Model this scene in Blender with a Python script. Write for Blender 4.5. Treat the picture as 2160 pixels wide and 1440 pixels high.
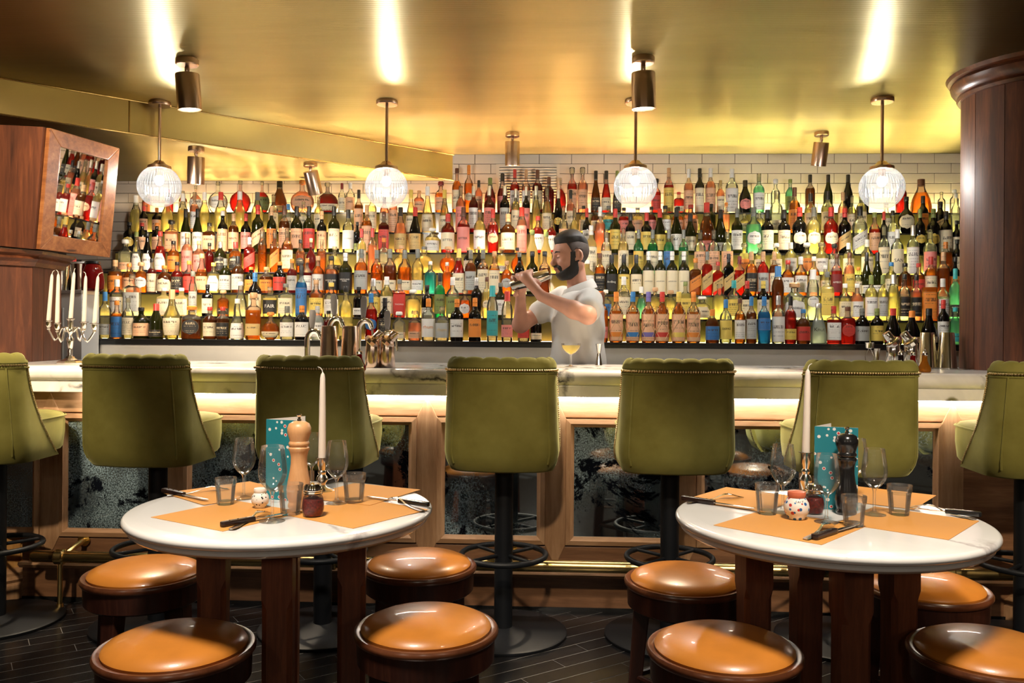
import bpy, bmesh, math, random
import numpy as np
from mathutils import Vector, Matrix, Euler

random.seed(7)
PI = math.pi
R_ = math.radians
scene = bpy.context.scene
for o in list(bpy.data.objects):
    bpy.data.objects.remove(o)

# ------------------------------------------------------------------ camera, world, exposure
FPX, EYE, YAW, ROLL = 1800.0, 1.25, R_(2.5), R_(0.4)
cam_data = bpy.data.cameras.new('camera')
cam = bpy.data.objects.new('camera', cam_data)
scene.collection.objects.link(cam)
cam_data.sensor_width = 36.0
cam_data.lens = FPX * 36.0 / 2160.0
cam_data.shift_y = -20.0 / 2160.0
cam_data.clip_start = 0.05
CAM_ROT = Matrix.Rotation(YAW, 3, 'Z') @ Matrix.Rotation(PI / 2, 3, 'X') @ Matrix.Rotation(ROLL, 3, 'Z')
cam.matrix_world = Matrix.Translation((0, 0, EYE)) @ CAM_ROT.to_4x4()
scene.camera = cam

world = bpy.data.worlds.new('world')
scene.world = world
world.use_nodes = True
world.node_tree.nodes['Background'].inputs[0].default_value = (1.0, 0.72, 0.5, 1)
world.node_tree.nodes['Background'].inputs[1].default_value = 0.02

vs = scene.view_settings
vs.view_transform = 'Standard'
vs.look = 'None'
vs.gamma = 1.0
vs.use_curve_mapping = False
vs.exposure = 1.8
scene.cycles.use_denoising = True
scene.cycles.max_bounces = 8
scene.cycles.diffuse_bounces = 3
scene.cycles.glossy_bounces = 4
scene.cycles.transmission_bounces = 4
scene.cycles.transparent_max_bounces = 24
scene.cycles.caustics_reflective = False
scene.cycles.caustics_refractive = False
scene.cycles.sample_clamp_indirect = 6.0
scene.cycles.use_adaptive_sampling = False

CEIL, CEIL_LOW = 2.52, 2.33
WALL_Y = 6.10


def at(u, v, y):
    """the point of the plane Y = y seen at pixel (u, v)"""
    d = CAM_ROT @ Vector(((u - 1080) / FPX, (700 - v) / FPX, -1.0))
    k = y / d.y
    return Vector((d.x * k, y, EYE + d.z * k))


def atz(u, v, z):
    """the point of the level plane Z = z seen at pixel (u, v)"""
    d = CAM_ROT @ Vector(((u - 1080) / FPX, (700 - v) / FPX, -1.0))
    k = (z - EYE) / d.z
    return Vector((d.x * k, d.y * k, z))


def lamp(name, kind, loc, energy, color=(1, .78, .5), target=None, size=.05, angle=60, blend=.5, size_y=None):
    l = bpy.data.lights.new(name, kind)
    l.energy = energy
    l.color = color
    if kind == 'SPOT':
        l.spot_size = R_(angle)
        l.spot_blend = blend
        l.shadow_soft_size = size
    elif kind == 'POINT':
        l.shadow_soft_size = size
    elif kind == 'AREA':
        l.size = size
        if size_y:
            l.shape = 'RECTANGLE'
            l.size_y = size_y
    o = bpy.data.objects.new(name, l)
    scene.collection.objects.link(o)
    o.location = loc
    if target is not None:
        d = Vector(target) - Vector(loc)
        o.rotation_euler = d.to_track_quat('-Z', 'Y').to_euler()
    return o


WARM = (1.0, .80, .56)
NEUT = (1.0, .88, .74)
# ceiling spotlights of the dining side, out of the frame above and behind the camera, and two added fills
lamp('table_spot_left', 'SPOT', (-.74, 1.50, 2.47), 66, NEUT, (-.78, 2.30, .75), .16, 56, .5)
lamp('table_spot_right', 'SPOT', (.74, 1.38, 2.47), 66, NEUT, (.82, 2.22, .75), .16, 58, .5)
lamp('column_fill_left', 'SPOT', (-2.2, 2.3, 2.45), 95, WARM, (-2.6, 4.3, 1.35), .05, 62, .6)  # added fill that brightens the left column and candelabra
lamp('pier_fill_left', 'SPOT', (-1.9, 1.0, 2.45), 75, WARM, (-2.25, 3.6, .45), .05, 28, .7)  # extra spot put in to lift the dark pine pier
lamp('room_spot_middle', 'SPOT', (-.1, .8, 2.45), 55, WARM, (.02, 3.4, .58), .05, 24, .7)
lamp('room_spot_right', 'SPOT', (1.7, .5, 2.45), 95, WARM, (1.75, 3.3, .55), .05, 36, .7)
# unseen fill lamps added behind the camera to brighten the room
for i_, (x_, y_) in enumerate(((-2.2, -1.6), (0, -2.0), (2.2, -1.6))):
    lamp('fill_lamp', 'POINT', (x_, y_, 2.0), 7, NEUT, None, .12)


# ------------------------------------------------------------------ scene graph helpers
C = scene.collection


def tag(o, label=None, cat=None, group=None, kind=None):
    if label: o['label'] = label
    if cat: o['category'] = cat
    if group: o['group'] = group
    if kind: o['kind'] = kind
    return o


def empty(name, loc=(0, 0, 0), rz=0.0, label=None, cat=None, group=None, kind=None):
    o = bpy.data.objects.new(name, None)
    o.empty_display_size = .1
    C.objects.link(o)
    o.location = loc
    o.rotation_euler = (0, 0, rz)
    return tag(o, label, cat, group, kind)


def copy_tree(o, parent=None):
    c = o.copy()
    C.objects.link(c)
    if parent is not None:
        c.parent = parent
    for ch in o.children:
        copy_tree(ch, c)
    return c


class MB:
    """collects vertices and faces, then links them as one mesh object"""
    def __init__(self):
        self.v, self.f, self.uv = [], [], None

    def add(self, verts, faces):
        n = len(self.v)
        self.v.extend([tuple(p) for p in verts])
        self.f.extend([tuple(i + n for i in f) for f in faces])
        return self

    def box(self, x0, x1, y0, y1, z0, z1, M=None):
        vs_ = [(x0, y0, z0), (x1, y0, z0), (x1, y1, z0), (x0, y1, z0), (x0, y0, z1), (x1, y0, z1), (x1, y1, z1), (x0, y1, z1)]
        if M is not None:
            vs_ = [M @ Vector(p) for p in vs_]
        return self.add(vs_, [(3, 2, 1, 0), (4, 5, 6, 7), (0, 1, 5, 4), (1, 2, 6, 5), (2, 3, 7, 6), (3, 0, 4, 7)])

    def lathe(self, prof, seg=24, n=2.0, ys=1.0, M=None, cap=True, flute=0, famp=0.0, a0=0.0):
        """revolve (r, z) pairs; n > 2 squares the section off; flute modulates the radius"""
        vs_, fs = [], []
        for r, z in prof:
            for i in range(seg):
                a = 2 * PI * i / seg + a0
                ca, sa = math.cos(a), math.sin(a)
                k = 1.0
                if n != 2.0:
                    k = 1.0 / ((abs(ca) ** n + abs(sa) ** n) ** (1.0 / n))
                if flute:
                    k *= 1.0 + famp * math.cos(flute * a)
                p = Vector((r * k * ca, r * k * sa * ys, z))
                vs_.append(M @ p if M is not None else p)
        m = len(prof)
        for j in range(m - 1):
            for i in range(seg):
                i2 = (i + 1) % seg
                fs.append((j * seg + i, j * seg + i2, (j + 1) * seg + i2, (j + 1) * seg + i))
        if cap:
            fs.append(tuple(range(seg - 1, -1, -1)))
            fs.append(tuple((m - 1) * seg + i for i in range(seg)))
        return self.add(vs_, fs)

    def cyl(self, a, b, ra, rb=None, seg=16):
        rb = ra if rb is None else rb
        a, b = Vector(a), Vector(b)
        d = b - a
        q = d.to_track_quat('Z', 'Y').to_matrix().to_4x4()
        M = Matrix.Translation(a) @ q
        return self.lathe([(ra, 0), (rb, d.length)], seg=seg, M=M)

    def tube(self, pts, r, seg=8, closed=False):
        pts = [Vector(p) for p in pts]
        n = len(pts)
        rs = r if isinstance(r, (list, tuple)) else [r] * n
        vs_, fs = [], []
        prev = None
        for i, p in enumerate(pts):
            if closed:
                t = pts[(i + 1) % n] - pts[i - 1]
            else:
                t = pts[min(i + 1, n - 1)] - pts[max(i - 1, 0)]
            t.normalize()
            if prev is None:
                up = Vector((0, 0, 1)) if abs(t.z) < .9 else Vector((1, 0, 0))
                x = t.cross(up).normalized()
            else:
                x = (prev - t * prev.dot(t)).normalized()
            prev = x
            y = t.cross(x)
            for k in range(seg):
                a = 2 * PI * k / seg
                vs_.append(p + (x * math.cos(a) + y * math.sin(a)) * rs[i])
        rng = n if closed else n - 1
        for i in range(rng):
            j = (i + 1) % n
            for k in range(seg):
                k2 = (k + 1) % seg
                fs.append((i * seg + k, i * seg + k2, j * seg + k2, j * seg + k))
        if not closed:
            fs.append(tuple(range(seg - 1, -1, -1)))
            fs.append(tuple((n - 1) * seg + k for k in range(seg)))
        return self.add(vs_, fs)

    def ball(self, c, r, seg=10, rings=6, sc=(1, 1, 1)):
        vs_, fs = [], []
        c = Vector(c)
        for j in range(1, rings):
            t = PI * j / rings
            for i in range(seg):
                a = 2 * PI * i / seg
                vs_.append(c + Vector((r * sc[0] * math.sin(t) * math.cos(a), r * sc[1] * math.sin(t) * math.sin(a), r * sc[2] * math.cos(t))))
        top = len(vs_); vs_.append(c + Vector((0, 0, r * sc[2])))
        bot = len(vs_); vs_.append(c - Vector((0, 0, r * sc[2])))
        for j in range(rings - 2):
            for i in range(seg):
                i2 = (i + 1) % seg
                fs.append((j * seg + i, (j + 1) * seg + i, (j + 1) * seg + i2, j * seg + i2))
        for i in range(seg):
            i2 = (i + 1) % seg
            fs.append((top, i, i2))
            fs.append((bot, (rings - 2) * seg + i2, (rings - 2) * seg + i))
        return self.add(vs_, fs)

    def prism(self, poly, lo, hi, axis='y', M=None):
        """extrude a polygon of (a, b) pairs along axis between lo and hi"""
        def mk(a, b, c):
            p = {'y': (a, c, b), 'z': (a, b, c), 'x': (c, a, b)}[axis]
            return M @ Vector(p) if M is not None else p
        n = len(poly)
        vs_ = [mk(a, b, lo) for a, b in poly] + [mk(a, b, hi) for a, b in poly]
        fs = [tuple(range(n)), tuple(range(2 * n - 1, n - 1, -1))]
        for i in range(n):
            j = (i + 1) % n
            fs.append((i, i + n, j + n, j))
        return self.add(vs_, fs)

    def grid(self, rows):
        """rows: lists of points of equal length"""
        m, n = len(rows), len(rows[0])
        vs_ = [p for r in rows for p in r]
        fs = [(j * n + i, j * n + i + 1, (j + 1) * n + i + 1, (j + 1) * n + i) for j in range(m - 1) for i in range(n - 1)]
        return self.add(vs_, fs)

    def mesh(self, name, smooth=True, bevel=0.0, fix=True, angle=40):
        me = bpy.data.meshes.new(name)
        me.from_pydata(self.v, [], self.f)
        if fix or bevel:
            bm = bmesh.new()
            bm.from_mesh(me)
            if bevel:
                bmesh.ops.bevel(bm, geom=[e for e in bm.edges if len(e.link_faces) == 2 and e.calc_face_angle(0) > R_(30)], offset=bevel, segments=2, affect='EDGES', profile=.6)
            bmesh.ops.recalc_face_normals(bm, faces=bm.faces)
            bm.to_mesh(me)
            bm.free()
        if smooth:
            me.shade_smooth()
            me.set_sharp_from_angle(angle=R_(angle))
        return me

    def build(self, name, mat, parent=None, smooth=True, bevel=0.0, loc=None, fix=True, angle=40):
        me = self.mesh(name, smooth, bevel, fix, angle)
        if mat is not None:
            me.materials.append(mat)
        o = bpy.data.objects.new(name, me)
        C.objects.link(o)
        if parent is not None:
            o.parent = parent
        if loc is not None:
            o.location = loc
        return o


# ------------------------------------------------------------------ materials
def new_mat(name):
    m = bpy.data.materials.new(name)
    m.use_nodes = True
    nt = m.node_tree
    return m, nt, nt.nodes['Principled BSDF'], nt.nodes['Material Output']


def N(nt, t, **kw):
    n = nt.nodes.new(t)
    for k, v in kw.items():
        if k in n.inputs:
            n.inputs[k].default_value = v
        else:
            setattr(n, k, v)
    return n


def L(nt, a, b):
    nt.links.new(a, b)


def ramp(nt, fac, stops):
    r = nt.nodes.new('ShaderNodeValToRGB')
    e = r.color_ramp.elements
    while len(e) < len(stops):
        e.new(.5)
    for el, (p, c) in zip(e, stops):
        el.position = p
        el.color = (*c, 1) if len(c) == 3 else c
    L(nt, fac, r.inputs['Fac'])
    return r.outputs['Color']


def coords(nt, kind='Object', scale=(1, 1, 1), rot=(0, 0, 0), loc=(0, 0, 0)):
    tc = nt.nodes.new('ShaderNodeTexCoord')
    mp = nt.nodes.new('ShaderNodeMapping')
    mp.inputs['Scale'].default_value = scale
    mp.inputs['Rotation'].default_value = rot
    mp.inputs['Location'].default_value = loc
    L(nt, tc.outputs[kind], mp.inputs['Vector'])
    return mp.outputs['Vector']


def plain(name, col, rough=.5, metal=0.0, spec=.5, coat=0.0, vary=0.0, vscale=8.0, emit=None, estr=0.0, sheen=0.0, bump=0.0, bscale=200.0):
    m, nt, b, out = new_mat(name)
    b.inputs['Base Color'].default_value = (*col, 1)
    b.inputs['Roughness'].default_value = rough
    b.inputs['Metallic'].default_value = metal
    b.inputs['Specular IOR Level'].default_value = spec
    b.inputs['Coat Weight'].default_value = coat
    b.inputs['Sheen Weight'].default_value = sheen
    if vary or bump:
        vec = coords(nt)
    if vary:
        n = N(nt, 'ShaderNodeTexNoise', Scale=vscale, Detail=4.0)
        L(nt, vec, n.inputs['Vector'])
        c = ramp(nt, n.outputs['Fac'], [(.3, tuple(x * (1 - vary) for x in col)), (.7, tuple(min(1, x * (1 + vary)) for x in col))])
        L(nt, c, b.inputs['Base Color'])
    if bump:
        n2 = N(nt, 'ShaderNodeTexNoise', Scale=bscale, Detail=3.0)
        L(nt, vec, n2.inputs['Vector'])
        bp = N(nt, 'ShaderNodeBump', Strength=bump, Distance=.002)
        L(nt, n2.outputs['Fac'], bp.inputs['Height'])
        L(nt, bp.outputs['Normal'], b.inputs['Normal'])
    if emit:
        b.inputs['Emission Color'].default_value = (*emit, 1)
        b.inputs['Emission Strength'].default_value = estr
    return m


def wood(name, dark, mid, light, axis='X', rough=.4, scale=1.0, knots=0.0, coat=0.0, rand=True):
    m, nt, b, out = new_mat(name)
    st = {'X': (.9, 9, 9), 'Y': (9, .9, 9), 'Z': (9, 9, .9)}[axis]
    vec = coords(nt, 'Object', tuple(s * scale for s in st))
    if rand:
        oi = nt.nodes.new('ShaderNodeObjectInfo')
        add = N(nt, 'ShaderNodeVectorMath', operation='MULTIPLY_ADD')
        cmb = nt.nodes.new('ShaderNodeCombineXYZ')
        for s in ('X', 'Y', 'Z'):
            L(nt, oi.outputs['Random'], cmb.inputs[s])
        L(nt, cmb.outputs[0], add.inputs[0])
        add.inputs[1].default_value = (31.0, 17.0, 23.0)
        L(nt, vec, add.inputs[2])
        vec = add.outputs[0]
    n1 = N(nt, 'ShaderNodeTexNoise', Scale=1.3, Detail=6.0, Roughness=.62, Distortion=1.2)
    L(nt, vec, n1.inputs['Vector'])
    w = N(nt, 'ShaderNodeTexNoise', Scale=6.0, Detail=5.0, Roughness=.7, Distortion=.4)
    L(nt, vec, w.inputs['Vector'])
    mix = N(nt, 'ShaderNodeMix', data_type='FLOAT')
    mix.inputs[0].default_value = .45
    L(nt, n1.outputs['Fac'], mix.inputs[2])
    L(nt, w.outputs['Fac'], mix.inputs[3])
    c = ramp(nt, mix.outputs[0], [(.30, dark), (.5, mid), (.68, light)])
    if knots:
        vo = N(nt, 'ShaderNodeTexNoise', Scale=knots, Detail=2.0, Distortion=2.0)
        L(nt, coords(nt, 'Object', (5, 5, 1.6) if axis == 'Z' else (1.6, 5, 5)), vo.inputs['Vector'])
        kf = ramp(nt, vo.outputs['Fac'], [(.63, (1, 1, 1)), (.70, (.22, .15, .1))])
        mm = N(nt, 'ShaderNodeMix', data_type='RGBA', blend_type='MULTIPLY')
        mm.inputs[0].default_value = 1.0
        L(nt, c, mm.inputs[6])
        L(nt, kf, mm.inputs[7])
        c = mm.outputs[2]
    L(nt, c, b.inputs['Base Color'])
    b.inputs['Roughness'].default_value = rough
    b.inputs['Coat Weight'].default_value = coat
    b.inputs['Coat Roughness'].default_value = .2
    bp = N(nt, 'ShaderNodeBump', Strength=.15, Distance=.002)
    L(nt, w.outputs['Fac'], bp.inputs['Height'])
    L(nt, bp.outputs['Normal'], b.inputs['Normal'])
    return m


def glass_mix(name, tint, gloss=.9, body=0.0, body_col=(1, 1, 1), rough=.02, obj=False, ior=1.45):
    """thin-walled glass: tinted see-through, a fresnel gloss and a share of scattering body"""
    m, nt, b, out = new_mat(name)
    nt.nodes.remove(b)
    tr = N(nt, 'ShaderNodeBsdfTransparent')
    gl = N(nt, 'ShaderNodeBsdfGlossy', Roughness=rough)
    df = N(nt, 'ShaderNodeBsdfDiffuse')
    tl = N(nt, 'ShaderNodeBsdfTranslucent')
    s1 = N(nt, 'ShaderNodeMixShader')
    s1.inputs[0].default_value = .55
    L(nt, df.outputs[0], s1.inputs[1]); L(nt, tl.outputs[0], s1.inputs[2])
    s2 = N(nt, 'ShaderNodeMixShader')
    L(nt, tr.outputs[0], s2.inputs[1]); L(nt, s1.outputs[0], s2.inputs[2])
    if obj:
        # drink fills the bottle to a level that differs from bottle to bottle; above it the glass is clear
        oi = nt.nodes.new('ShaderNodeObjectInfo')
        tc = nt.nodes.new('ShaderNodeTexCoord')
        sep = nt.nodes.new('ShaderNodeSeparateXYZ')
        L(nt, tc.outputs['Generated'], sep.inputs[0])
        lev = N(nt, 'ShaderNodeMath', operation='MULTIPLY_ADD')
        L(nt, oi.outputs['Random'], lev.inputs[0]); lev.inputs[1].default_value = .20; lev.inputs[2].default_value = .66
        up = N(nt, 'ShaderNodeMath', operation='GREATER_THAN')
        L(nt, sep.outputs[2], up.inputs[0]); L(nt, lev.outputs[0], up.inputs[1])
        see = N(nt, 'ShaderNodeMath', operation='LESS_THAN')
        L(nt, oi.outputs['Alpha'], see.inputs[0]); see.inputs[1].default_value = .85
        emp = N(nt, 'ShaderNodeMath', operation='MULTIPLY')
        L(nt, up.outputs[0], emp.inputs[0]); L(nt, see.outputs[0], emp.inputs[1])
        em6 = N(nt, 'ShaderNodeMath', operation='MULTIPLY'); em6.inputs[1].default_value = .62
        L(nt, emp.outputs[0], em6.inputs[0])
        cm = N(nt, 'ShaderNodeMix', data_type='RGBA')
        L(nt, em6.outputs[0], cm.inputs[0]); L(nt, oi.outputs['Color'], cm.inputs[6]); cm.inputs[7].default_value = (.86, .86, .76, 1)
        al = N(nt, 'ShaderNodeMath', operation='MULTIPLY')
        sc = N(nt, 'ShaderNodeMath', operation='MULTIPLY_ADD'); sc.inputs[1].default_value = -.60; sc.inputs[2].default_value = 1.0
        L(nt, emp.outputs[0], sc.inputs[0])
        L(nt, oi.outputs['Alpha'], al.inputs[0]); L(nt, sc.outputs[0], al.inputs[1])
        L(nt, cm.outputs[2], df.inputs['Color'])
        L(nt, cm.outputs[2], tl.inputs['Color'])
        g = N(nt, 'ShaderNodeGamma', Gamma=.50)
        L(nt, cm.outputs[2], g.inputs['Color'])
        L(nt, g.outputs[0], tr.inputs['Color'])
        L(nt, al.outputs[0], s2.inputs[0])
        s1.inputs[0].default_value = .78
    else:
        tr.inputs['Color'].default_value = (*tint, 1)
        df.inputs['Color'].default_value = (*body_col, 1)
        tl.inputs['Color'].default_value = (*body_col, 1)
        s2.inputs[0].default_value = body
    fr = N(nt, 'ShaderNodeFresnel', IOR=ior)
    mu = N(nt, 'ShaderNodeMath', operation='MULTIPLY')
    mu.inputs[1].default_value = gloss
    L(nt, fr.outputs[0], mu.inputs[0])
    s3 = N(nt, 'ShaderNodeMixShader')
    L(nt, mu.outputs[0], s3.inputs[0])
    L(nt, s2.outputs[0], s3.inputs[1]); L(nt, gl.outputs[0], s3.inputs[2])
    L(nt, s3.outputs[0], out.inputs['Surface'])
    return m


def emitter(name, col, strength):
    m, nt, b, out = new_mat(name)
    nt.nodes.remove(b)
    e = N(nt, 'ShaderNodeEmission', Strength=strength)
    e.inputs['Color'].default_value = (*col, 1)
    L(nt, e.outputs[0], out.inputs['Surface'])
    return m


M = {}
M['walnut'] = wood('walnut', (.030, .0095, .0045), (.095, .028, .011), (.20, .062, .022), 'Z', .55, .8)
M['walnut_h'] = wood('walnut_level', (.030, .0095, .0045), (.095, .028, .011), (.20, .062, .022), 'X', .33, .8)
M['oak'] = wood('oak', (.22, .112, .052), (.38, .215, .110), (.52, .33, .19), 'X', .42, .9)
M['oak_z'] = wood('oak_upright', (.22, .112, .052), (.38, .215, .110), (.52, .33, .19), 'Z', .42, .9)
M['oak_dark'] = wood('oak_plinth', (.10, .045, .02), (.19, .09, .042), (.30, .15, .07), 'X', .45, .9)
M['frame_wood'] = wood('reclaimed_wood', (.10, .032, .010), (.24, .085, .026), (.38, .16, .052), 'Y', .38, .9, knots=1.6)
M['pine'] = wood('old_pine', (.36, .15, .035), (.55, .27, .075), (.68, .40, .14), 'Z', .5, .8, knots=2.0)
M['dark_wood'] = wood('dark_stained_wood', (.014, .0045, .003), (.034, .010, .006), (.075, .024, .012), 'Z', .35, 1.0)
M['leg_wood'] = wood('red_brown_wood', (.075, .021, .009), (.16, .047, .018), (.26, .085, .034), 'Z', .42, 1.2)
M['rim_wood'] = wood('red_brown_rim', (.05, .014, .006), (.11, .034, .013), (.19, .062, .025), 'X', .28, .8, coat=.3)
M['black_metal'] = plain('black_powder_coat', (.005, .006, .008), .5, 0, .3, vary=.2)
M['steel'] = plain('brushed_steel', (.74, .73, .70), .5, 1.0, vary=.06, vscale=4)
M['chrome'] = plain('polished_chrome', (.80, .78, .74), .09, 1.0)
M['silver'] = plain('silver_plate', (.78, .73, .66), .17, 1.0, vary=.12, vscale=40)
M['copper'] = plain('copper_tin', (.92, .72, .60), .2, 1.0, vary=.08)
M['brass'] = plain('aged_brass', (.62, .45, .18), .25, 1.0, vary=.25, vscale=9)
M['brass_nail'] = plain('antique_brass_nail', (.55, .42, .22), .3, 1.0)
M['wax'] = plain('ivory_wax', (.86, .74, .62), .42, 0, .4)
M['wick'] = plain('cotton_wick', (.80, .74, .66), .8)
M['leather'] = plain('tan_leather', (.56, .20, .028), .34, 0, .5, coat=.22, vary=.10, vscale=11, bump=.05, bscale=260)
M['kraft'] = plain('kraft_paper', (.66, .295, .062), .75, vary=.04, vscale=3)
M['steel_cutlery'] = plain('cutlery_steel', (.78, .74, .68), .18, 1.0)
M['handle'] = plain('dark_resin_handle', (.022, .010, .007), .3, vary=.5, vscale=60)
M['beech'] = wood('pale_beech', (.62, .30, .12), (.74, .39, .17), (.82, .48, .24), 'Z', .38, 1.4)
M['black_lacquer'] = plain('black_lacquer', (.010, .010, .010), .22, coat=.4)
M['chilli'] = plain('chilli_flakes', (.20, .012, .006), .6, vary=.6, vscale=160)
M['ceramic'] = plain('white_ceramic', (.86, .82, .74), .25)
M['paper'] = plain('white_paper', (.85, .80, .72), .8)
M['shelf_black'] = plain('black_shelf', (.010, .010, .010), .2, coat=.2)
M['riser'] = plain('smoked_glass_riser', (.10, .088, .022), .2, coat=.3)
M['white_panel'] = plain('white_laminate', (.66, .65, .62), .35)
M['tap_grey'] = plain('grey_tap_handle', (.34, .32, .32), .45)
M['red'] = plain('red_plastic', (.55, .02, .02), .4)
M['hair'] = plain('black_hair', (.010, .0085, .008), .6, vary=.3, vscale=120, bump=.6, bscale=420)
M['fade'] = plain('cropped_hair', (.045, .030, .024), .75, vary=.35, vscale=140)
M['skin'] = plain('skin', (.66, .34, .24), .45, 0, .4, vary=.08, vscale=14)
M['lips'] = plain('lips', (.42, .12, .10), .45)
M['shirt'] = plain('white_cotton', (.70, .67, .62), .85, sheen=.2, bump=.2, bscale=90)
M['trousers'] = plain('black_trousers', (.01, .01, .012), .8)
M['eye'] = plain('eye', (.03, .02, .015), .2)
M['spot_metal'] = plain('brushed_bronze', (.42, .285, .20), .26, 1.0)
M['brass_plate'] = plain('brushed_brass_plate', (.60, .47, .20), .3, 1.0, vary=.1, vscale=2)
M['thin_glass'] = glass_mix('clear_glass', (.985, .99, .985), .65, .03, (.9, .9, .88))
M['cut_glass'] = glass_mix('pressed_glass', (.985, .99, .985), .8, .06, (.92, .90, .86))
M['bottle'] = glass_mix('bottle_glass', (1, 1, 1), 1.0, rough=.05, obj=True)
M['globe'] = glass_mix('ribbed_glass', (.74, .77, .82), .55, .014, (.90, .94, 1.0), rough=.07)


def rib_globe(m):
    """the pressed ribs hold more or less light across their width"""
    nt = m.node_tree
    tc = nt.nodes.new('ShaderNodeTexCoord')
    sep = nt.nodes.new('ShaderNodeSeparateXYZ')
    L(nt, tc.outputs['Object'], sep.inputs[0])
    at2 = N(nt, 'ShaderNodeMath', operation='ARCTAN2')
    L(nt, sep.outputs[1], at2.inputs[0]); L(nt, sep.outputs[0], at2.inputs[1])
    mu = N(nt, 'ShaderNodeMath', operation='MULTIPLY'); mu.inputs[1].default_value = 44.0
    L(nt, at2.outputs[0], mu.inputs[0])
    si = N(nt, 'ShaderNodeMath', operation='SINE')
    L(nt, mu.outputs[0], si.inputs[0])
    ma = N(nt, 'ShaderNodeMath', operation='MULTIPLY_ADD'); ma.inputs[1].default_value = .009; ma.inputs[2].default_value = .016
    L(nt, si.outputs[0], ma.inputs[0])
    for n in nt.nodes:
        if n.type == 'MIX_SHADER' and n.inputs[1].is_linked and n.inputs[1].links[0].from_node.type == 'BSDF_TRANSPARENT':
            L(nt, ma.outputs[0], n.inputs[0])


rib_globe(M['globe'])
M['wine'] = glass_mix('pale_cocktail', (.95, .86, .45), .6, .35, (.85, .70, .28))
M['jar_amber'] = glass_mix('amber_liquid', (.75, .38, .08), .7, .5, (.6, .25, .03))
M['jar_red'] = glass_mix('red_liquid', (.5, .02, .02), .7, .7, (.3, .01, .01))
M['jar_dark'] = glass_mix('dark_liquid', (.1, .04, .03), .7, .85, (.02, .01, .01))
M['bulb'] = emitter('lit_bulb', (1.0, .93, .82), 330)
M['spot_face'] = emitter('lit_lamp_face', (1.0, .86, .62), 14)
for k_, c_ in (('a', (1.0, .68, .32)), ('b', (1.0, .58, .27)), ('c', (1.0, .84, .36))):
    M['led_' + k_] = emitter('led_strip_' + k_, c_, 42)
    M['led_top_' + k_] = emitter('led_strip_top_step_' + k_, c_, 36)
    M['led_low_' + k_] = emitter('led_strip_lowest_step_' + k_, c_, 10)
M['led_bar'] = emitter('led_strip_under_worktop', (1.0, .90, .78), 22)


def cap_material():
    m, nt, b, out = new_mat('bottle_closure')
    oi = nt.nodes.new('ShaderNodeObjectInfo')
    L(nt, oi.outputs['Color'], b.inputs['Base Color'])
    inv = N(nt, 'ShaderNodeMath', operation='SUBTRACT')
    inv.inputs[0].default_value = 1.0
    L(nt, oi.outputs['Alpha'], inv.inputs[1])
    L(nt, inv.outputs[0], b.inputs['Metallic'])
    b.inputs['Roughness'].default_value = .32
    return m


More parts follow.
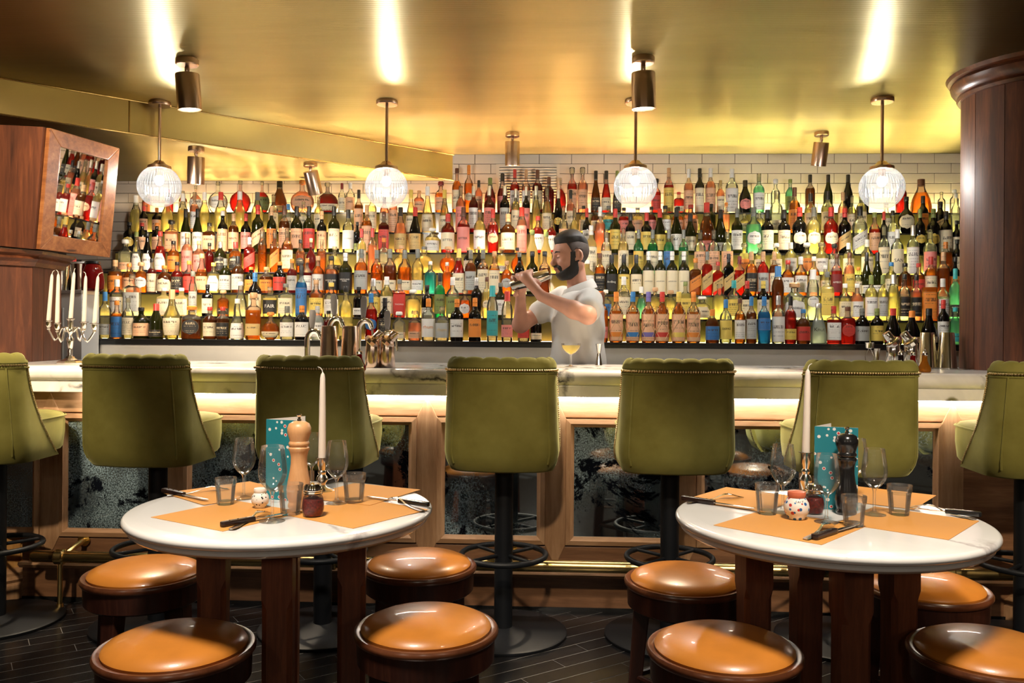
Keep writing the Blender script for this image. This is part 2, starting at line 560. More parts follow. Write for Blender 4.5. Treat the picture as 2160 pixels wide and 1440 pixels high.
def label_material():
    """printed paper: the object's colour with rows of small dark print and a rule"""
    m, nt, b, out = new_mat('printed_label')
    oi = nt.nodes.new('ShaderNodeObjectInfo')
    tc = nt.nodes.new('ShaderNodeTexCoord')
    sep = nt.nodes.new('ShaderNodeSeparateXYZ')
    L(nt, tc.outputs['UV'], sep.inputs[0])

    def math_(op, a, bb=None):
        n = N(nt, 'ShaderNodeMath', operation=op)
        for i, s in enumerate((a, bb)):
            if s is None:
                continue
            if isinstance(s, (int, float)):
                n.inputs[i].default_value = s
            else:
                L(nt, s, n.inputs[i])
        return n.outputs[0]
    U, V, RND = sep.outputs[0], sep.outputs[1], oi.outputs['Random']
    rows = math_('ADD', 6.0, math_('MULTIPLY', RND, 5.0))
    rv = math_('MULTIPLY', V, rows)
    row = math_('FLOOR', rv)
    fr = math_('FRACT', rv)
    inrow = math_('MULTIPLY', math_('GREATER_THAN', fr, .36), math_('LESS_THAN', fr, .66))
    comb = nt.nodes.new('ShaderNodeCombineXYZ')
    L(nt, math_('MULTIPLY', U, 30.0), comb.inputs[0])
    L(nt, math_('ADD', math_('MULTIPLY', row, 3.7), math_('MULTIPLY', RND, 91.0)), comb.inputs[1])
    no = N(nt, 'ShaderNodeTexNoise', Scale=1.0, Detail=2.0)
    L(nt, comb.outputs[0], no.inputs['Vector'])
    ink = math_('GREATER_THAN', no.outputs['Fac'], .50)
    side = math_('LESS_THAN', math_('ABSOLUTE', math_('SUBTRACT', U, .5)), .36)
    vert = math_('LESS_THAN', math_('ABSOLUTE', math_('SUBTRACT', V, .5)), .42)
    f = math_('MULTIPLY', math_('MULTIPLY', ink, inrow), math_('MULTIPLY', side, vert))
    # some rows stay blank
    comb2 = nt.nodes.new('ShaderNodeCombineXYZ')
    L(nt, row, comb2.inputs[0]); L(nt, math_('MULTIPLY', RND, 57.0), comb2.inputs[1])
    wn = N(nt, 'ShaderNodeTexWhiteNoise', noise_dimensions='2D')
    L(nt, comb2.outputs[0], wn.inputs['Vector'])
    f = math_('MULTIPLY', f, math_('GREATER_THAN', wn.outputs['Value'], .42))
    # one taller title line sits above the small print
    tl = math_('MULTIPLY', math_('LESS_THAN', math_('ABSOLUTE', math_('SUBTRACT', V, math_('MULTIPLY_ADD', RND, .25) if False else math_('ADD', .58, math_('MULTIPLY', RND, .2)))), .065), math_('LESS_THAN', math_('ABSOLUTE', math_('SUBTRACT', U, .5)), .30))
    comb3 = nt.nodes.new('ShaderNodeCombineXYZ')
    L(nt, math_('MULTIPLY', U, 17.0), comb3.inputs[0]); L(nt, math_('ADD', math_('MULTIPLY', V, 4.0), math_('MULTIPLY', RND, 33.0)), comb3.inputs[1])
    n3 = N(nt, 'ShaderNodeTexNoise', Scale=1.0, Detail=1.0)
    L(nt, comb3.outputs[0], n3.inputs['Vector'])
    f = math_('MAXIMUM', math_('MULTIPLY', f, .5), math_('MULTIPLY', math_('MULTIPLY', tl, math_('GREATER_THAN', n3.outputs['Fac'], .46)), .75))
    bw = nt.nodes.new('ShaderNodeRGBToBW')
    L(nt, oi.outputs['Color'], bw.inputs[0])
    isdark = math_('LESS_THAN', bw.outputs[0], .07)
    inkc = N(nt, 'ShaderNodeMix', data_type='RGBA')
    inkc.inputs[6].default_value = (.05, .03, .02, 1)
    inkc.inputs[7].default_value = (.72, .58, .36, 1)
    L(nt, isdark, inkc.inputs[0])
    mx = N(nt, 'ShaderNodeMix', data_type='RGBA')
    L(nt, f, mx.inputs[0])
    L(nt, oi.outputs['Color'], mx.inputs[6])
    L(nt, inkc.outputs[2], mx.inputs[7])
    # thin border rule
    edge = math_('GREATER_THAN', math_('MAXIMUM', math_('ABSOLUTE', math_('SUBTRACT', U, .5)), math_('ABSOLUTE', math_('SUBTRACT', V, .5))), .47)
    mx2 = N(nt, 'ShaderNodeMix', data_type='RGBA')
    L(nt, math_('MULTIPLY', edge, .4), mx2.inputs[0])
    L(nt, mx.outputs[2], mx2.inputs[6])
    mx2.inputs[7].default_value = (.30, .17, .06, 1)
    L(nt, mx2.outputs[2], b.inputs['Base Color'])
    b.inputs['Roughness'].default_value = .5
    return m


def marble_material(name, vein_scale, base, vein, amount, vein2=.5):
    m, nt, b, out = new_mat(name)
    vec = coords(nt, 'Object', (1, 1, 1))
    n0 = N(nt, 'ShaderNodeTexNoise', Scale=vein_scale * .8, Detail=7.0, Roughness=.6)
    L(nt, vec, n0.inputs['Vector'])
    vm = N(nt, 'ShaderNodeVectorMath', operation='MULTIPLY_ADD')
    L(nt, n0.outputs['Color'], vm.inputs[0])
    vm.inputs[1].default_value = (.35 / vein_scale * 3, .35 / vein_scale * 3, .35 / vein_scale * 3)
    L(nt, vec, vm.inputs[2])
    vo = N(nt, 'ShaderNodeTexVoronoi', feature='DISTANCE_TO_EDGE', Scale=vein_scale)
    L(nt, vm.outputs[0], vo.inputs['Vector'])
    c1 = ramp(nt, vo.outputs['Distance'], [(0.0, vein), (amount, base)])
    n2 = N(nt, 'ShaderNodeTexNoise', Scale=vein_scale * .6, Detail=5.0, Distortion=1.5)
    L(nt, vec, n2.inputs['Vector'])
    # veins only run in patches
    msk = ramp(nt, n2.outputs['Fac'], [(.46, (1, 1, 1)), (.56, (0, 0, 0))])
    soft = ramp(nt, n2.outputs['Fac'], [(.35, base), (.75, tuple(x * vein2 for x in base))])
    mx = N(nt, 'ShaderNodeMix', data_type='RGBA')
    L(nt, msk, mx.inputs[0])
    L(nt, c1, mx.inputs[6])
    L(nt, soft, mx.inputs[7])
    L(nt, mx.outputs[2], b.inputs['Base Color'])
    b.inputs['Roughness'].default_value = .16
    b.inputs['Coat Weight'].default_value = .2
    b.inputs['Coat Roughness'].default_value = .05
    return m


def velvet_material():
    m, nt, b, out = new_mat('olive_velvet')
    vec = coords(nt, 'Object', (1, 1, 1))
    n = N(nt, 'ShaderNodeTexNoise', Scale=5.0, Detail=4.0, Roughness=.6)
    L(nt, vec, n.inputs['Vector'])
    n2 = N(nt, 'ShaderNodeTexNoise', Scale=400.0, Detail=2.0)
    L(nt, coords(nt, 'Object', (1, 1, .25)), n2.inputs['Vector'])
    c = ramp(nt, n.outputs['Fac'], [(.3, (.145, .130, .026)), (.7, (.230, .215, .055))])
    L(nt, c, b.inputs['Base Color'])
    b.inputs['Roughness'].default_value = .8
    b.inputs['Specular IOR Level'].default_value = .15
    b.inputs['Sheen Weight'].default_value = .55
    b.inputs['Sheen Roughness'].default_value = .35
    b.inputs['Sheen Tint'].default_value = (.75, .75, .35, 1)
    bp = N(nt, 'ShaderNodeBump', Strength=.12, Distance=.001)
    L(nt, n2.outputs['Fac'], bp.inputs['Height'])
    L(nt, bp.outputs['Normal'], b.inputs['Normal'])
    return m


def mirror_material():
    """foxed antique mirror: bluish silver with black blooms and a speckled haze"""
    m, nt, b, out = new_mat('antique_mirror')
    nt.nodes.remove(b)
    oi = nt.nodes.new('ShaderNodeObjectInfo')
    vec0 = coords(nt, 'Object', (1, 1, 1))
    add = N(nt, 'ShaderNodeVectorMath', operation='MULTIPLY_ADD')
    cmb = nt.nodes.new('ShaderNodeCombineXYZ')
    for s in ('X', 'Y', 'Z'):
        L(nt, oi.outputs['Random'], cmb.inputs[s])
    L(nt, cmb.outputs[0], add.inputs[0]); add.inputs[1].default_value = (13, 7, 19); L(nt, vec0, add.inputs[2])
    vec = add.outputs[0]
    gl = N(nt, 'ShaderNodeBsdfGlossy', Roughness=.03)
    gl.inputs['Color'].default_value = (.62, .70, .72, 1)
    haze = N(nt, 'ShaderNodeBsdfDiffuse')
    n1 = N(nt, 'ShaderNodeTexNoise', Scale=3.2, Detail=9.0, Roughness=.72, Distortion=.6)
    L(nt, vec, n1.inputs['Vector'])
    n2 = N(nt, 'ShaderNodeTexNoise', Scale=150.0, Detail=3.0, Roughness=.8)
    L(nt, vec, n2.inputs['Vector'])
    n3 = N(nt, 'ShaderNodeTexNoise', Scale=2.6, Detail=3.0)
    L(nt, vec, n3.inputs['Vector'])
    hc = ramp(nt, n2.outputs['Fac'], [(.40, (.01, .025, .035)), (.62, (.40, .54, .60))])
    L(nt, hc, haze.inputs['Color'])
    hf = ramp(nt, n3.outputs['Fac'], [(.42, (.02, .02, .02)), (.60, (.62, .62, .62))])
    s1 = N(nt, 'ShaderNodeMixShader')
    L(nt, hf, s1.inputs[0]); L(nt, gl.outputs[0], s1.inputs[1]); L(nt, haze.outputs[0], s1.inputs[2])
    blk = N(nt, 'ShaderNodeBsdfDiffuse'); blk.inputs['Color'].default_value = (.004, .005, .008, 1)
    bf = ramp(nt, n1.outputs['Fac'], [(.555, (0, 0, 0)), (.58, (1, 1, 1))])
    s2 = N(nt, 'ShaderNodeMixShader')
    L(nt, bf, s2.inputs[0]); L(nt, s1.outputs[0], s2.inputs[1]); L(nt, blk.outputs[0], s2.inputs[2])
    L(nt, s2.outputs[0], out.inputs['Surface'])
    return m


def ceiling_material():
    """ribbed brass sheet: fine ribs along X smear every reflection along Y"""
    m, nt, b, out = new_mat('ribbed_brass_ceiling')
    b.inputs['Metallic'].default_value = 1.0
    vec = coords(nt, 'Object', (1, 1, 1))
    n = N(nt, 'ShaderNodeTexNoise', Scale=1.2, Detail=3.0)
    L(nt, coords(nt, 'Object', (.5, 3, 1)), n.inputs['Vector'])
    c = ramp(nt, n.outputs['Fac'], [(.3, (.41, .345, .165)), (.7, (.49, .425, .215))])
    L(nt, c, b.inputs['Base Color'])
    b.inputs['Roughness'].default_value = .40
    b.inputs['Anisotropic'].default_value = .88
    tg = N(nt, 'ShaderNodeTangent', direction_type='UV_MAP')
    L(nt, tg.outputs[0], b.inputs['Tangent'])
    b.inputs['Anisotropic Rotation'].default_value = 0.25
    w = N(nt, 'ShaderNodeTexWave', wave_type='BANDS', bands_direction='Y', wave_profile='SIN', Scale=16.0)
    L(nt, vec, w.inputs['Vector'])
    bp = N(nt, 'ShaderNodeBump', Strength=.30, Distance=.0018)
    L(nt, w.outputs['Fac'], bp.inputs['Height'])
    L(nt, bp.outputs['Normal'], b.inputs['Normal'])
    return m


def print_material(name, base, dots, scale, thr=(.16, .24)):
    """flat print of small two-tone motifs scattered over a ground colour"""
    m, nt, b, out = new_mat(name)
    vec = coords(nt, 'Object', (1, 1, 1))
    vo = N(nt, 'ShaderNodeTexVoronoi', Scale=scale, Randomness=.75)
    L(nt, vec, vo.inputs['Vector'])
    bw = nt.nodes.new('ShaderNodeSeparateColor')
    L(nt, vo.outputs['Color'], bw.inputs[0])
    c = ramp(nt, vo.outputs['Distance'], [(0, dots[0]), (thr[0], dots[0]), (thr[0] + .01, dots[1]), (thr[1], dots[1]), (thr[1] + .01, base)])
    c.node.color_ramp.interpolation = 'CONSTANT'
    L(nt, c, b.inputs['Base Color'])
    b.inputs['Roughness'].default_value = .5
    if len(dots) > 2:
        g = N(nt, 'ShaderNodeMath', operation='GREATER_THAN')
        g.inputs[1].default_value = .5
        L(nt, bw.outputs[0], g.inputs[0])
        c2 = ramp(nt, vo.outputs['Distance'], [(0, dots[2]), (thr[1], dots[2]), (thr[1] + .01, base)])
        c2.node.color_ramp.interpolation = 'CONSTANT'
        mx = N(nt, 'ShaderNodeMix', data_type='RGBA')
        L(nt, g.outputs[0], mx.inputs[0]); L(nt, c, mx.inputs[6]); L(nt, c2, mx.inputs[7])
        L(nt, mx.outputs[2], b.inputs['Base Color'])
    return m


M['cap'] = cap_material()
M['label'] = label_material()


def plain_label_material():
    m, nt, b, out = new_mat('plain_label')
    oi = nt.nodes.new('ShaderNodeObjectInfo')
    L(nt, oi.outputs['Color'], b.inputs['Base Color'])
    b.inputs['Roughness'].default_value = .5
    return m


M['label_plain'] = plain_label_material()
M['marble_bar'] = marble_material('veined_marble', 3.2, (.84, .81, .77), (.05, .045, .055), .055)
M['marble_table'] = marble_material('pale_marble', 2.2, (.88, .85, .80), (.55, .50, .47), .03, .88)
M['velvet'] = velvet_material()
M['mirror'] = mirror_material()
M['clear_mirror'] = plain('clear_mirror', (.80, .80, .78), .015, 1.0)
M['ceiling'] = ceiling_material()
M['menu'] = print_material('teal_floral_print', (.012, .20, .24), ((.55, .03, .03), (.75, .72, .66), (.75, .72, .66)), 50, (.15, .235))
M['salt_floral'] = print_material('small_floral_print', (.86, .82, .74), ((.35, .03, .02), (.05, .22, .06), (.02, .02, .02)), 130, (.22, .30))
M['salt_blue'] = print_material('blue_dot_print', (.86, .80, .72), ((.02, .10, .30), (.04, .20, .45), (.50, .04, .03)), 75, (.26, .34))
M['tile'] = plain('glazed_tile', (.68, .58, .46), .16, 0, .5, coat=.3)
M['grout'] = plain('grout', (.10, .075, .055), .9)
M['plank'] = wood('black_stained_plank', (.0045, .0045, .006), (.008, .008, .009), (.017, .016, .016), 'X', .24, 1.4)
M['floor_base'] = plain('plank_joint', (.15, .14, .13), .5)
M['dark_wall'] = plain('warm_plaster', (.16, .11, .075), .7)
M['raffia'] = plain('raffia', (.72, .52, .26), .7)

# ------------------------------------------------------------------ lettering
_text_cache = {}


def text_geo(s):
    if s not in _text_cache:
        cu = bpy.data.curves.new('lettering', 'FONT')
        cu.body = s
        cu.align_x = 'CENTER'
        cu.align_y = 'CENTER'
        cu.resolution_u = 2
        cu.space_line = .85
        o = bpy.data.objects.new('lettering', cu)
        C.objects.link(o)
        dg = bpy.context.evaluated_depsgraph_get()
        me = bpy.data.meshes.new_from_object(o.evaluated_get(dg))
        vs_ = [tuple(v.co) for v in me.vertices]
        fs = [tuple(p.vertices) for p in me.polygons]
        bpy.data.objects.remove(o); bpy.data.curves.remove(cu); bpy.data.meshes.remove(me)
        xs = [v[0] for v in vs_]
        _text_cache[s] = (vs_, fs, max(xs) - min(xs))
    return _text_cache[s]


INK = {'k': plain('ink_black', (.02, .015, .012), .5), 'w': plain('ink_white', (.85, .80, .70), .5), 'r': plain('ink_red', (.45, .03, .02), .5), 'o': plain('ink_orange', (.70, .26, .03), .5), 'g': plain('ink_gold', (.70, .50, .20), .5)}


def lettering(s, width, radius, z, ink, parent, off=.0012, flat=False, max_h=.02):
    """lettering wrapped round a cylinder of that radius (its front faces -Y)"""
    vs_, fs, w = text_geo(s)
    k = min(width / w, max_h)
    out = []
    for x, y, _ in vs_:
        if flat:
            out.append((x * k, -radius - off, z + y * k))
        else:
            a = x * k / radius
            out.append(((radius + off) * math.sin(a), -(radius + off) * math.cos(a), z + y * k))
    mb = MB().add(out, fs)
    o = mb.build('lettering', INK[ink], parent, smooth=False, fix=False)
    return o
# ------------------------------------------------------------------ the room
def quad_uv(o):
    """one UV unit per metre in X, Y (for the tangent of ribbed metal)"""
    me = o.data
    uv = me.uv_layers.new(name='UVMap')
    for lp in me.loops:
        c = me.vertices[lp.vertex_index].co
        uv.data[lp.index].uv = (c.x, c.y)


def struct(name, mb, mat, **kw):
    o = mb.build(name, mat, **kw)
    o['kind'] = 'structure'
    return o


XL, XR, YB = -3.6, 3.6, -3.0
bulk_a = at(0, 165, 4.36)      # where the bulkhead leaves the frame
bulk_b = Vector((at(957, 326, WALL_Y).x, WALL_Y, CEIL))
A0 = atz(0, 163, CEIL)
dirb = (Vector((bulk_b.x, bulk_b.y, 0)) - Vector((A0.x, A0.y, 0))).normalized()
A1 = Vector((A0.x, A0.y, 0)) + dirb * ((XL - A0.x) / dirb.x)      # carried on past the frame
Bx = Vector((bulk_b.x, bulk_b.y, 0))

ceil = struct('ceiling', MB().box(XL, XR, YB, WALL_Y + .1, CEIL, CEIL + .05), M['ceiling'], smooth=False)
quad_uv(ceil)
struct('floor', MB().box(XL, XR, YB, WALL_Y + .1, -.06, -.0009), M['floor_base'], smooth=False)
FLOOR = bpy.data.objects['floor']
struct('wall_left', MB().box(XL - .1, XL, YB, WALL_Y, 0, CEIL), M['dark_wall'], smooth=False)
struct('wall_right', MB().box(XR, XR + .1, YB, WALL_Y, 0, CEIL), M['dark_wall'], smooth=False)
struct('wall_front', MB().box(XL, XR, YB - .1, YB, 0, CEIL), M['dark_wall'], smooth=False)
WALL = struct('wall_back', MB().box(XL, XR, WALL_Y, WALL_Y + .1, 0, CEIL), M['grout'], smooth=False)

# glazed tiles of the back wall, each proud of the grout
tw, th, gap = .2304, .0695, .0035
tx0 = at(1137.5, 340, WALL_Y).x
tile_me = MB().box(gap / 2, tw - gap / 2, -.006, 0, gap / 2, th - gap / 2).mesh('tile', smooth=False, bevel=.0016)
tile_me.materials.append(M['tile'])
n_tiles = 0
for row in range(15):
    z = CEIL - (row + 1) * th
    k0, k1 = (-15, 14)
    if row > 6:
        k1 = -7
    for k in range(k0, k1):
        x = tx0 + k * tw + (tw / 2 if row % 2 else 0)
        if x < XL or x > 3.25:
            continue
        if x + tw < bulk_b.x and z + th > CEIL_LOW:
            continue
        t = bpy.data.objects.new('tile', tile_me)
        C.objects.link(t)
        t.parent = WALL
        t.location = (x, WALL_Y, z)
        n_tiles += 1

# a course of cut tiles under the lower ceiling
row = int((CEIL - CEIL_LOW) / th) + 1
z = CEIL - (row) * th
for k in range(-15, 0):
    x = tx0 + k * tw + (tw / 2 if row % 2 == 0 else 0)
    if x < XL or x + tw > bulk_b.x or CEIL_LOW - z < .01:
        continue
    t = bpy.data.objects.new('tile', tile_me)
    C.objects.link(t)
    t.parent = WALL
    t.location = (x, WALL_Y, z)
    t.scale.z = (CEIL_LOW - z) / th

# dropped bulkhead and the lower ceiling behind it
nrm = Vector((dirb.y, -dirb.x, 0))
mb = MB()
p = [A1, Bx, Bx + Vector((0, .0, 0)) - nrm * .0, A1]
mb.prism([(A1.x, A1.y), (Bx.x, Bx.y), (Bx.x - .006, Bx.y), (A1.x - nrm.x * .004, A1.y - nrm.y * .004)], CEIL_LOW, CEIL, 'z')
bh = struct('wall_bulkhead', mb, M['brass_plate'], smooth=False)
# the upright seam between two plates, and the two thin edge beads
sx = at(273, 240, 4.75)
t_ = (Vector((sx.x, sx.y, 0)) - A0).dot(dirb)
for zz in (CEIL_LOW + .004, CEIL - .004):
    MB().tube([A1 + Vector((0, 0, zz)) + nrm * .004, Bx + Vector((0, 0, zz)) + nrm * .004], .004, 6).build('edge_bead', M['brass'], bh)
s_ = Vector((A0.x, A0.y, 0)) + dirb * .62
MB().box(-.004, .004, -.003, .003, CEIL_LOW, CEIL, Matrix.Translation(s_)).build('seam_strip', M['brass'], bh, smooth=False)
low = struct('ceiling_lower', MB().prism([(A1.x - nrm.x * .004, A1.y - nrm.y * .004), (Bx.x - .006, Bx.y), (XL, WALL_Y)], CEIL_LOW + .002, CEIL_LOW + .02, 'z'), M['ceiling'], smooth=False)
quad_uv(low)

# diagonal black planks of the floor
pl_w, pl_l, ang = .082, .62, R_(36)
plank_me = MB().box(-pl_l / 2 + .0012, pl_l / 2 - .0012, -pl_w / 2 + .0019, pl_w / 2 - .0019, -.012, 0).mesh('plank', smooth=False, bevel=.0008)
plank_me.materials.append(M['plank'])
ca, sa = math.cos(ang), math.sin(ang)
n_pl = 0
rnd = random.Random(3)
rest = MB()
for j in range(-60, 60):
    off = (j % 3) * pl_l / 3 + rnd.uniform(-.05, .05)
    for i in range(-10, 12):
        lx, ly = i * pl_l + off, j * pl_w
        x, y = lx * ca - ly * sa, 3.4 + lx * sa + ly * ca
        if y > 4.05 or y < .3 or abs(x) > 3.0:
            continue
        k = Matrix.Translation((x, y, 0)) @ Matrix.Rotation(ang, 4, 'Z')
        if 2.75 < y < 4.05 and abs(x) < 2.75 and n_pl < 300:
            o = bpy.data.objects.new('plank', plank_me)
            C.objects.link(o)
            o.parent = FLOOR
            o.matrix_local = k
            n_pl += 1
        else:
            rest.box(-pl_l / 2 + .0012, pl_l / 2 - .0012, -pl_w / 2 + .0012, pl_w / 2 - .0012, -.012, 0, k)
rest.build('plank_field', M['plank'], FLOOR, smooth=False)['kind'] = 'stuff'

# ------------------------------------------------------------------ ventilation grille on the tiles
g0, g1 = at(1047, 347, WALL_Y), at(1180, 430, WALL_Y)
vent = empty('ventilation_grille', ((g0.x + g1.x) / 2, WALL_Y - .006, 2.25), 0, 'cream slatted ventilation grille on the tiled wall behind the top row of bottles', 'ventilation grille')
hw, hz = (g1.x - g0.x) / 2, (g0.z - g1.z) / 2
vent.location.z = (g0.z + g1.z) / 2
M['vent'] = plain('cream_paint', (.68, .58, .44), .4)
fw = .022
mb = MB().box(-hw, hw, -.012, 0, hz - fw, hz).box(-hw, hw, -.012, 0, -hz, -hz + fw).box(-hw, -hw + fw, -.012, 0, -hz + fw, hz - fw).box(hw - fw, hw, -.012, 0, -hz + fw, hz - fw)
mb.build('frame', M['vent'], vent, smooth=False)
MB().box(-hw + fw, hw - fw, -.002, 0, -hz + fw, hz - fw).build('backing', M['shelf_black'], vent, smooth=False)
ns = 12
sl = MB().box(-hw + fw, hw - fw, -.011, -.003, -.0078, .0078).mesh('slat', smooth=False)
sl.materials.append(M['vent'])
for i in range(ns):
    o = bpy.data.objects.new('slat', sl)
    C.objects.link(o)
    o.parent = vent
    o.location = (0, 0, -hz + fw + (2 * hz - 2 * fw) * (i + .5) / ns)
    o.rotation_euler = (R_(18), 0, 0)

# ------------------------------------------------------------------ timber columns (walnut above the worktop, pine below)
BAR_Z = 1.085
def cam_xy(xc, d):
    return Vector((xc * math.cos(YAW) - d * math.sin(YAW), xc * math.sin(YAW) + d * math.cos(YAW)))


def ring_planks(parent, name, r, z0, z1, n, mat, a0=0.0, thick=.03):
    for i in range(n):
        a1, a2 = a0 + 2 * PI * i / n, a0 + 2 * PI * (i + 1) / n
        g = .0015 / r
        seg = 4 if n < 20 else 2
        pts = [(r * math.cos(a1 + g + (a2 - a1 - 2 * g) * k / seg), r * math.sin(a1 + g + (a2 - a1 - 2 * g) * k / seg)) for k in range(seg + 1)]
        inn = [((r - thick) * math.cos(a2), (r - thick) * math.sin(a2)), ((r - thick) * math.cos(a1), (r - thick) * math.sin(a1))]
        MB().prism(pts + inn, z0, z1, 'z').build(name, mat, parent, angle=30)


def lathe_at(parent, name, prof, mat, seg=48):
    return MB().lathe(prof, seg=seg).build(name, mat, parent)


cR, cRl = cam_xy(2.565, 4.12), cam_xy(2.56, 4.08)
colR = empty('column_right', (cR.x, cR.y, BAR_Z + .001), 0, 'round walnut column with a moulded crown at the right end of the bar', 'column', kind='structure')
H = CEIL - BAR_Z
ring_planks(colR, 'plank', .36, 0, H - .10, 14, M['walnut'], .16)
lathe_at(colR, 'crown_moulding', [(.34, H - .115), (.375, H - .115), (.382, H - .10), (.375, H - .088), (.39, H - .08), (.405, H - .06), (.41, H - .04), (.40, H - .025), (.42, H - .018), (.43, H - .0), (.34, H)], M['walnut_h'])
cL = cam_xy(-2.72, 4.38)
colL = empty('column_left', (cL.x, cL.y, BAR_Z + .001), 0, 'faceted walnut column with a moulded crown at the left end of the bar', 'column', kind='structure')
HL = at(40, 525, 4.0).z - BAR_Z
for i in range(8):
    a1, a2 = PI / 8 + PI / 4 * i + .05, PI / 8 + PI / 4 * (i + 1) + .05
    r = .36
    for (s0, s1) in ((0, .38), (.38, 1.0)):
        q = lambda s: (r * (math.cos(a1) * (1 - s) + math.cos(a2) * s), r * (math.sin(a1) * (1 - s) + math.sin(a2) * s))
        p0, p1 = q(s0 + .004), q(s1 - .004)
        MB().prism([p0, p1, (p1[0] * .9, p1[1] * .9), (p0[0] * .9, p0[1] * .9)], 0, HL - .06, 'z').build('plank', M['walnut'], colL, smooth=False)
mb = MB()
mb.lathe([(.33, HL - .075), (.375, HL - .075), (.385, HL - .055), (.405, HL - .04), (.40, HL - .028), (.425, HL - .015), (.43, HL), (.3, HL)], seg=8, a0=PI / 8 + .05)
mb.build('crown_moulding', M['walnut_h'], colL, smooth=False)

for nm, cc, lab in (('column_base_right', cam_xy(2.56, 4.06), 'round pine boarded pier under the right end of the worktop'), ('column_base_left', cam_xy(-2.63, 4.25), 'round pine boarded pier under the left end of the worktop')):
    pr = empty(nm, (cc.x, cc.y, 0), 0, lab, 'column', kind='structure')
    rr = .46 if 'right' in nm else .42
    ring_planks(pr, 'plank', rr, .13, .955, 18, M['pine'], .1)
    lathe_at(pr, 'base_moulding', [(rr - .02, .0), (rr + .045, .0), (rr + .045, .065), (rr + .035, .075), (rr + .045, .09), (rr + .03, .105), (rr + .03, .118), (rr + .012, .135), (rr - .02, .14)], M['oak_z'], 64)

# ------------------------------------------------------------------ the bar counter
YF = 3.83
x_s0 = at(900, 1000, YF).x
pitch = (at(1447, 1000, YF).x - x_s0) / 2
bar = empty('bar_counter', (0, YF, 0), 0, 'oak panelled bar counter with foxed mirror panels set in mitred mouldings', 'bar counter')
xs0, xs1 = -2.42, 2.28
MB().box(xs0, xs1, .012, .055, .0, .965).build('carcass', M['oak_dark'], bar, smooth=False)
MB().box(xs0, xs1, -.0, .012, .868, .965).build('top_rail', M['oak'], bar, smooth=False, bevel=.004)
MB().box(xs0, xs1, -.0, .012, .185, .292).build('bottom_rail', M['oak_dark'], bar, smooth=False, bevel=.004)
# thin shadow line and ledge moulding over the plinth
MB().prism([(.012, .186), (-.030, .182), (-.034, .172), (-.026, .163), (-.018, .155), (.012, .150)], xs0, xs1, 'x').build('ledge_moulding', M['oak'], bar, smooth=False)
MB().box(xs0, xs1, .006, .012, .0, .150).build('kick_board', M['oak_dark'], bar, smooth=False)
MB().box(xs0, xs1, .0, .006, .0, .018).build('skirting', M['shelf_black'], bar, smooth=False)
ZT, ZB = .862, .300      # outer edges of the mouldings
mo = .036
half = pitch / 2
sw = .047                # half width of the plain centre of a stile
for k in range(-4, 5):
    xc = x_s0 + k * pitch
    if xc < xs0 - .05 or xc > xs1 + .05:
        continue
    # stile with a pointed head running up into the rail and a pointed foot
    MB().prism([(xc - sw, ZB), (xc, ZB - .10), (xc + sw, ZB), (xc + sw, ZT), (xc, ZT + .095), (xc - sw, ZT)], -.004, .012, 'y').build('stile', M['oak_z'], bar, smooth=False, bevel=.003)
for k in range(-4, 4):
    xa, xb = x_s0 + k * pitch + sw, x_s0 + (k + 1) * pitch - sw
    if xb < xs0 or xa > xs1:
        continue
    # four mitred lengths: high outside, falling to the glass
    o_ = [(xa, ZB), (xb, ZB), (xb, ZT), (xa, ZT)]
    m1 = [(xa + mo * .55, ZB + mo * .55), (xb - mo * .55, ZB + mo * .55), (xb - mo * .55, ZT - mo * .55), (xa + mo * .55, ZT - mo * .55)]
    i_ = [(xa + mo, ZB + mo), (xb - mo, ZB + mo), (xb - mo, ZT - mo), (xa + mo, ZT - mo)]
    for e in range(4):
        f = (e + 1) % 4
        v = []
        for (pt, y) in ((o_, .010), (o_, -.012), (m1, -.016), (m1, -.012), (i_, .0), (i_, .010)):
            v.append((pt[e][0], y, pt[e][1])); v.append((pt[f][0], y, pt[f][1]))
        fs = [(2 * q, 2 * q + 1, 2 * q + 3, 2 * q + 2) for q in range(5)] + [(0, 2, 4, 6, 8, 10), (11, 9, 7, 5, 3, 1)]
        MB().add(v, fs).build('mirror_moulding', M['oak'] if e in (0, 2) else M['oak_z'], bar, smooth=False)
    MB().box(xa + mo - .004, xb - mo + .004, .004, .010, ZB + mo - .004, ZT - mo + .004).build('mirror_panel', M['mirror'], bar, smooth=False)
MB().box(xs0 + .3, xs1 - .1, -.035, -.025, .958, .966).build('led_strip', M['led_bar'], bar, smooth=False)

# marble worktop: a bullnosed slab over a thinner build-up slab
wt = empty('marble_worktop', (0, YF, 0), 0, 'long white veined marble bar top with a bullnose edge', 'worktop')
y0, yb, zt, rr = -.105, .64, BAR_Z, .034
prof = [(yb, zt), (y0 + rr, zt)] + [(y0 + rr - rr * math.sin(a), zt - rr + rr * math.cos(a)) for a in [PI * k / 10 for k in range(1, 10)]] + [(y0 + rr, zt - 2 * rr), (yb, zt - 2 * rr)]
MB().prism(prof, -2.95, 3.1, 'x').build('top_slab', M['marble_bar'], wt, angle=35)
MB().box(-2.9, 3.05, y0 + .025, yb - .02, .966, zt - 2 * rr).build('lower_slab', M['marble_bar'], wt, smooth=False, bevel=.003)
# steel working side behind the worktop
ws = empty('steel_work_bench', (0, YF, 0), 0, 'brushed steel working bench on the barman side of the counter', 'work bench')
MB().box(-1.95, 1.85, .10, .60, .80, .84).box(-1.95, 1.85, .10, .14, .06, .80).build('bench_body', M['steel'], ws, smooth=False)
MB().box(-1.93, 1.83, .12, .56, .0, .06).build('bench_foot', M['shelf_black'], ws, smooth=False)

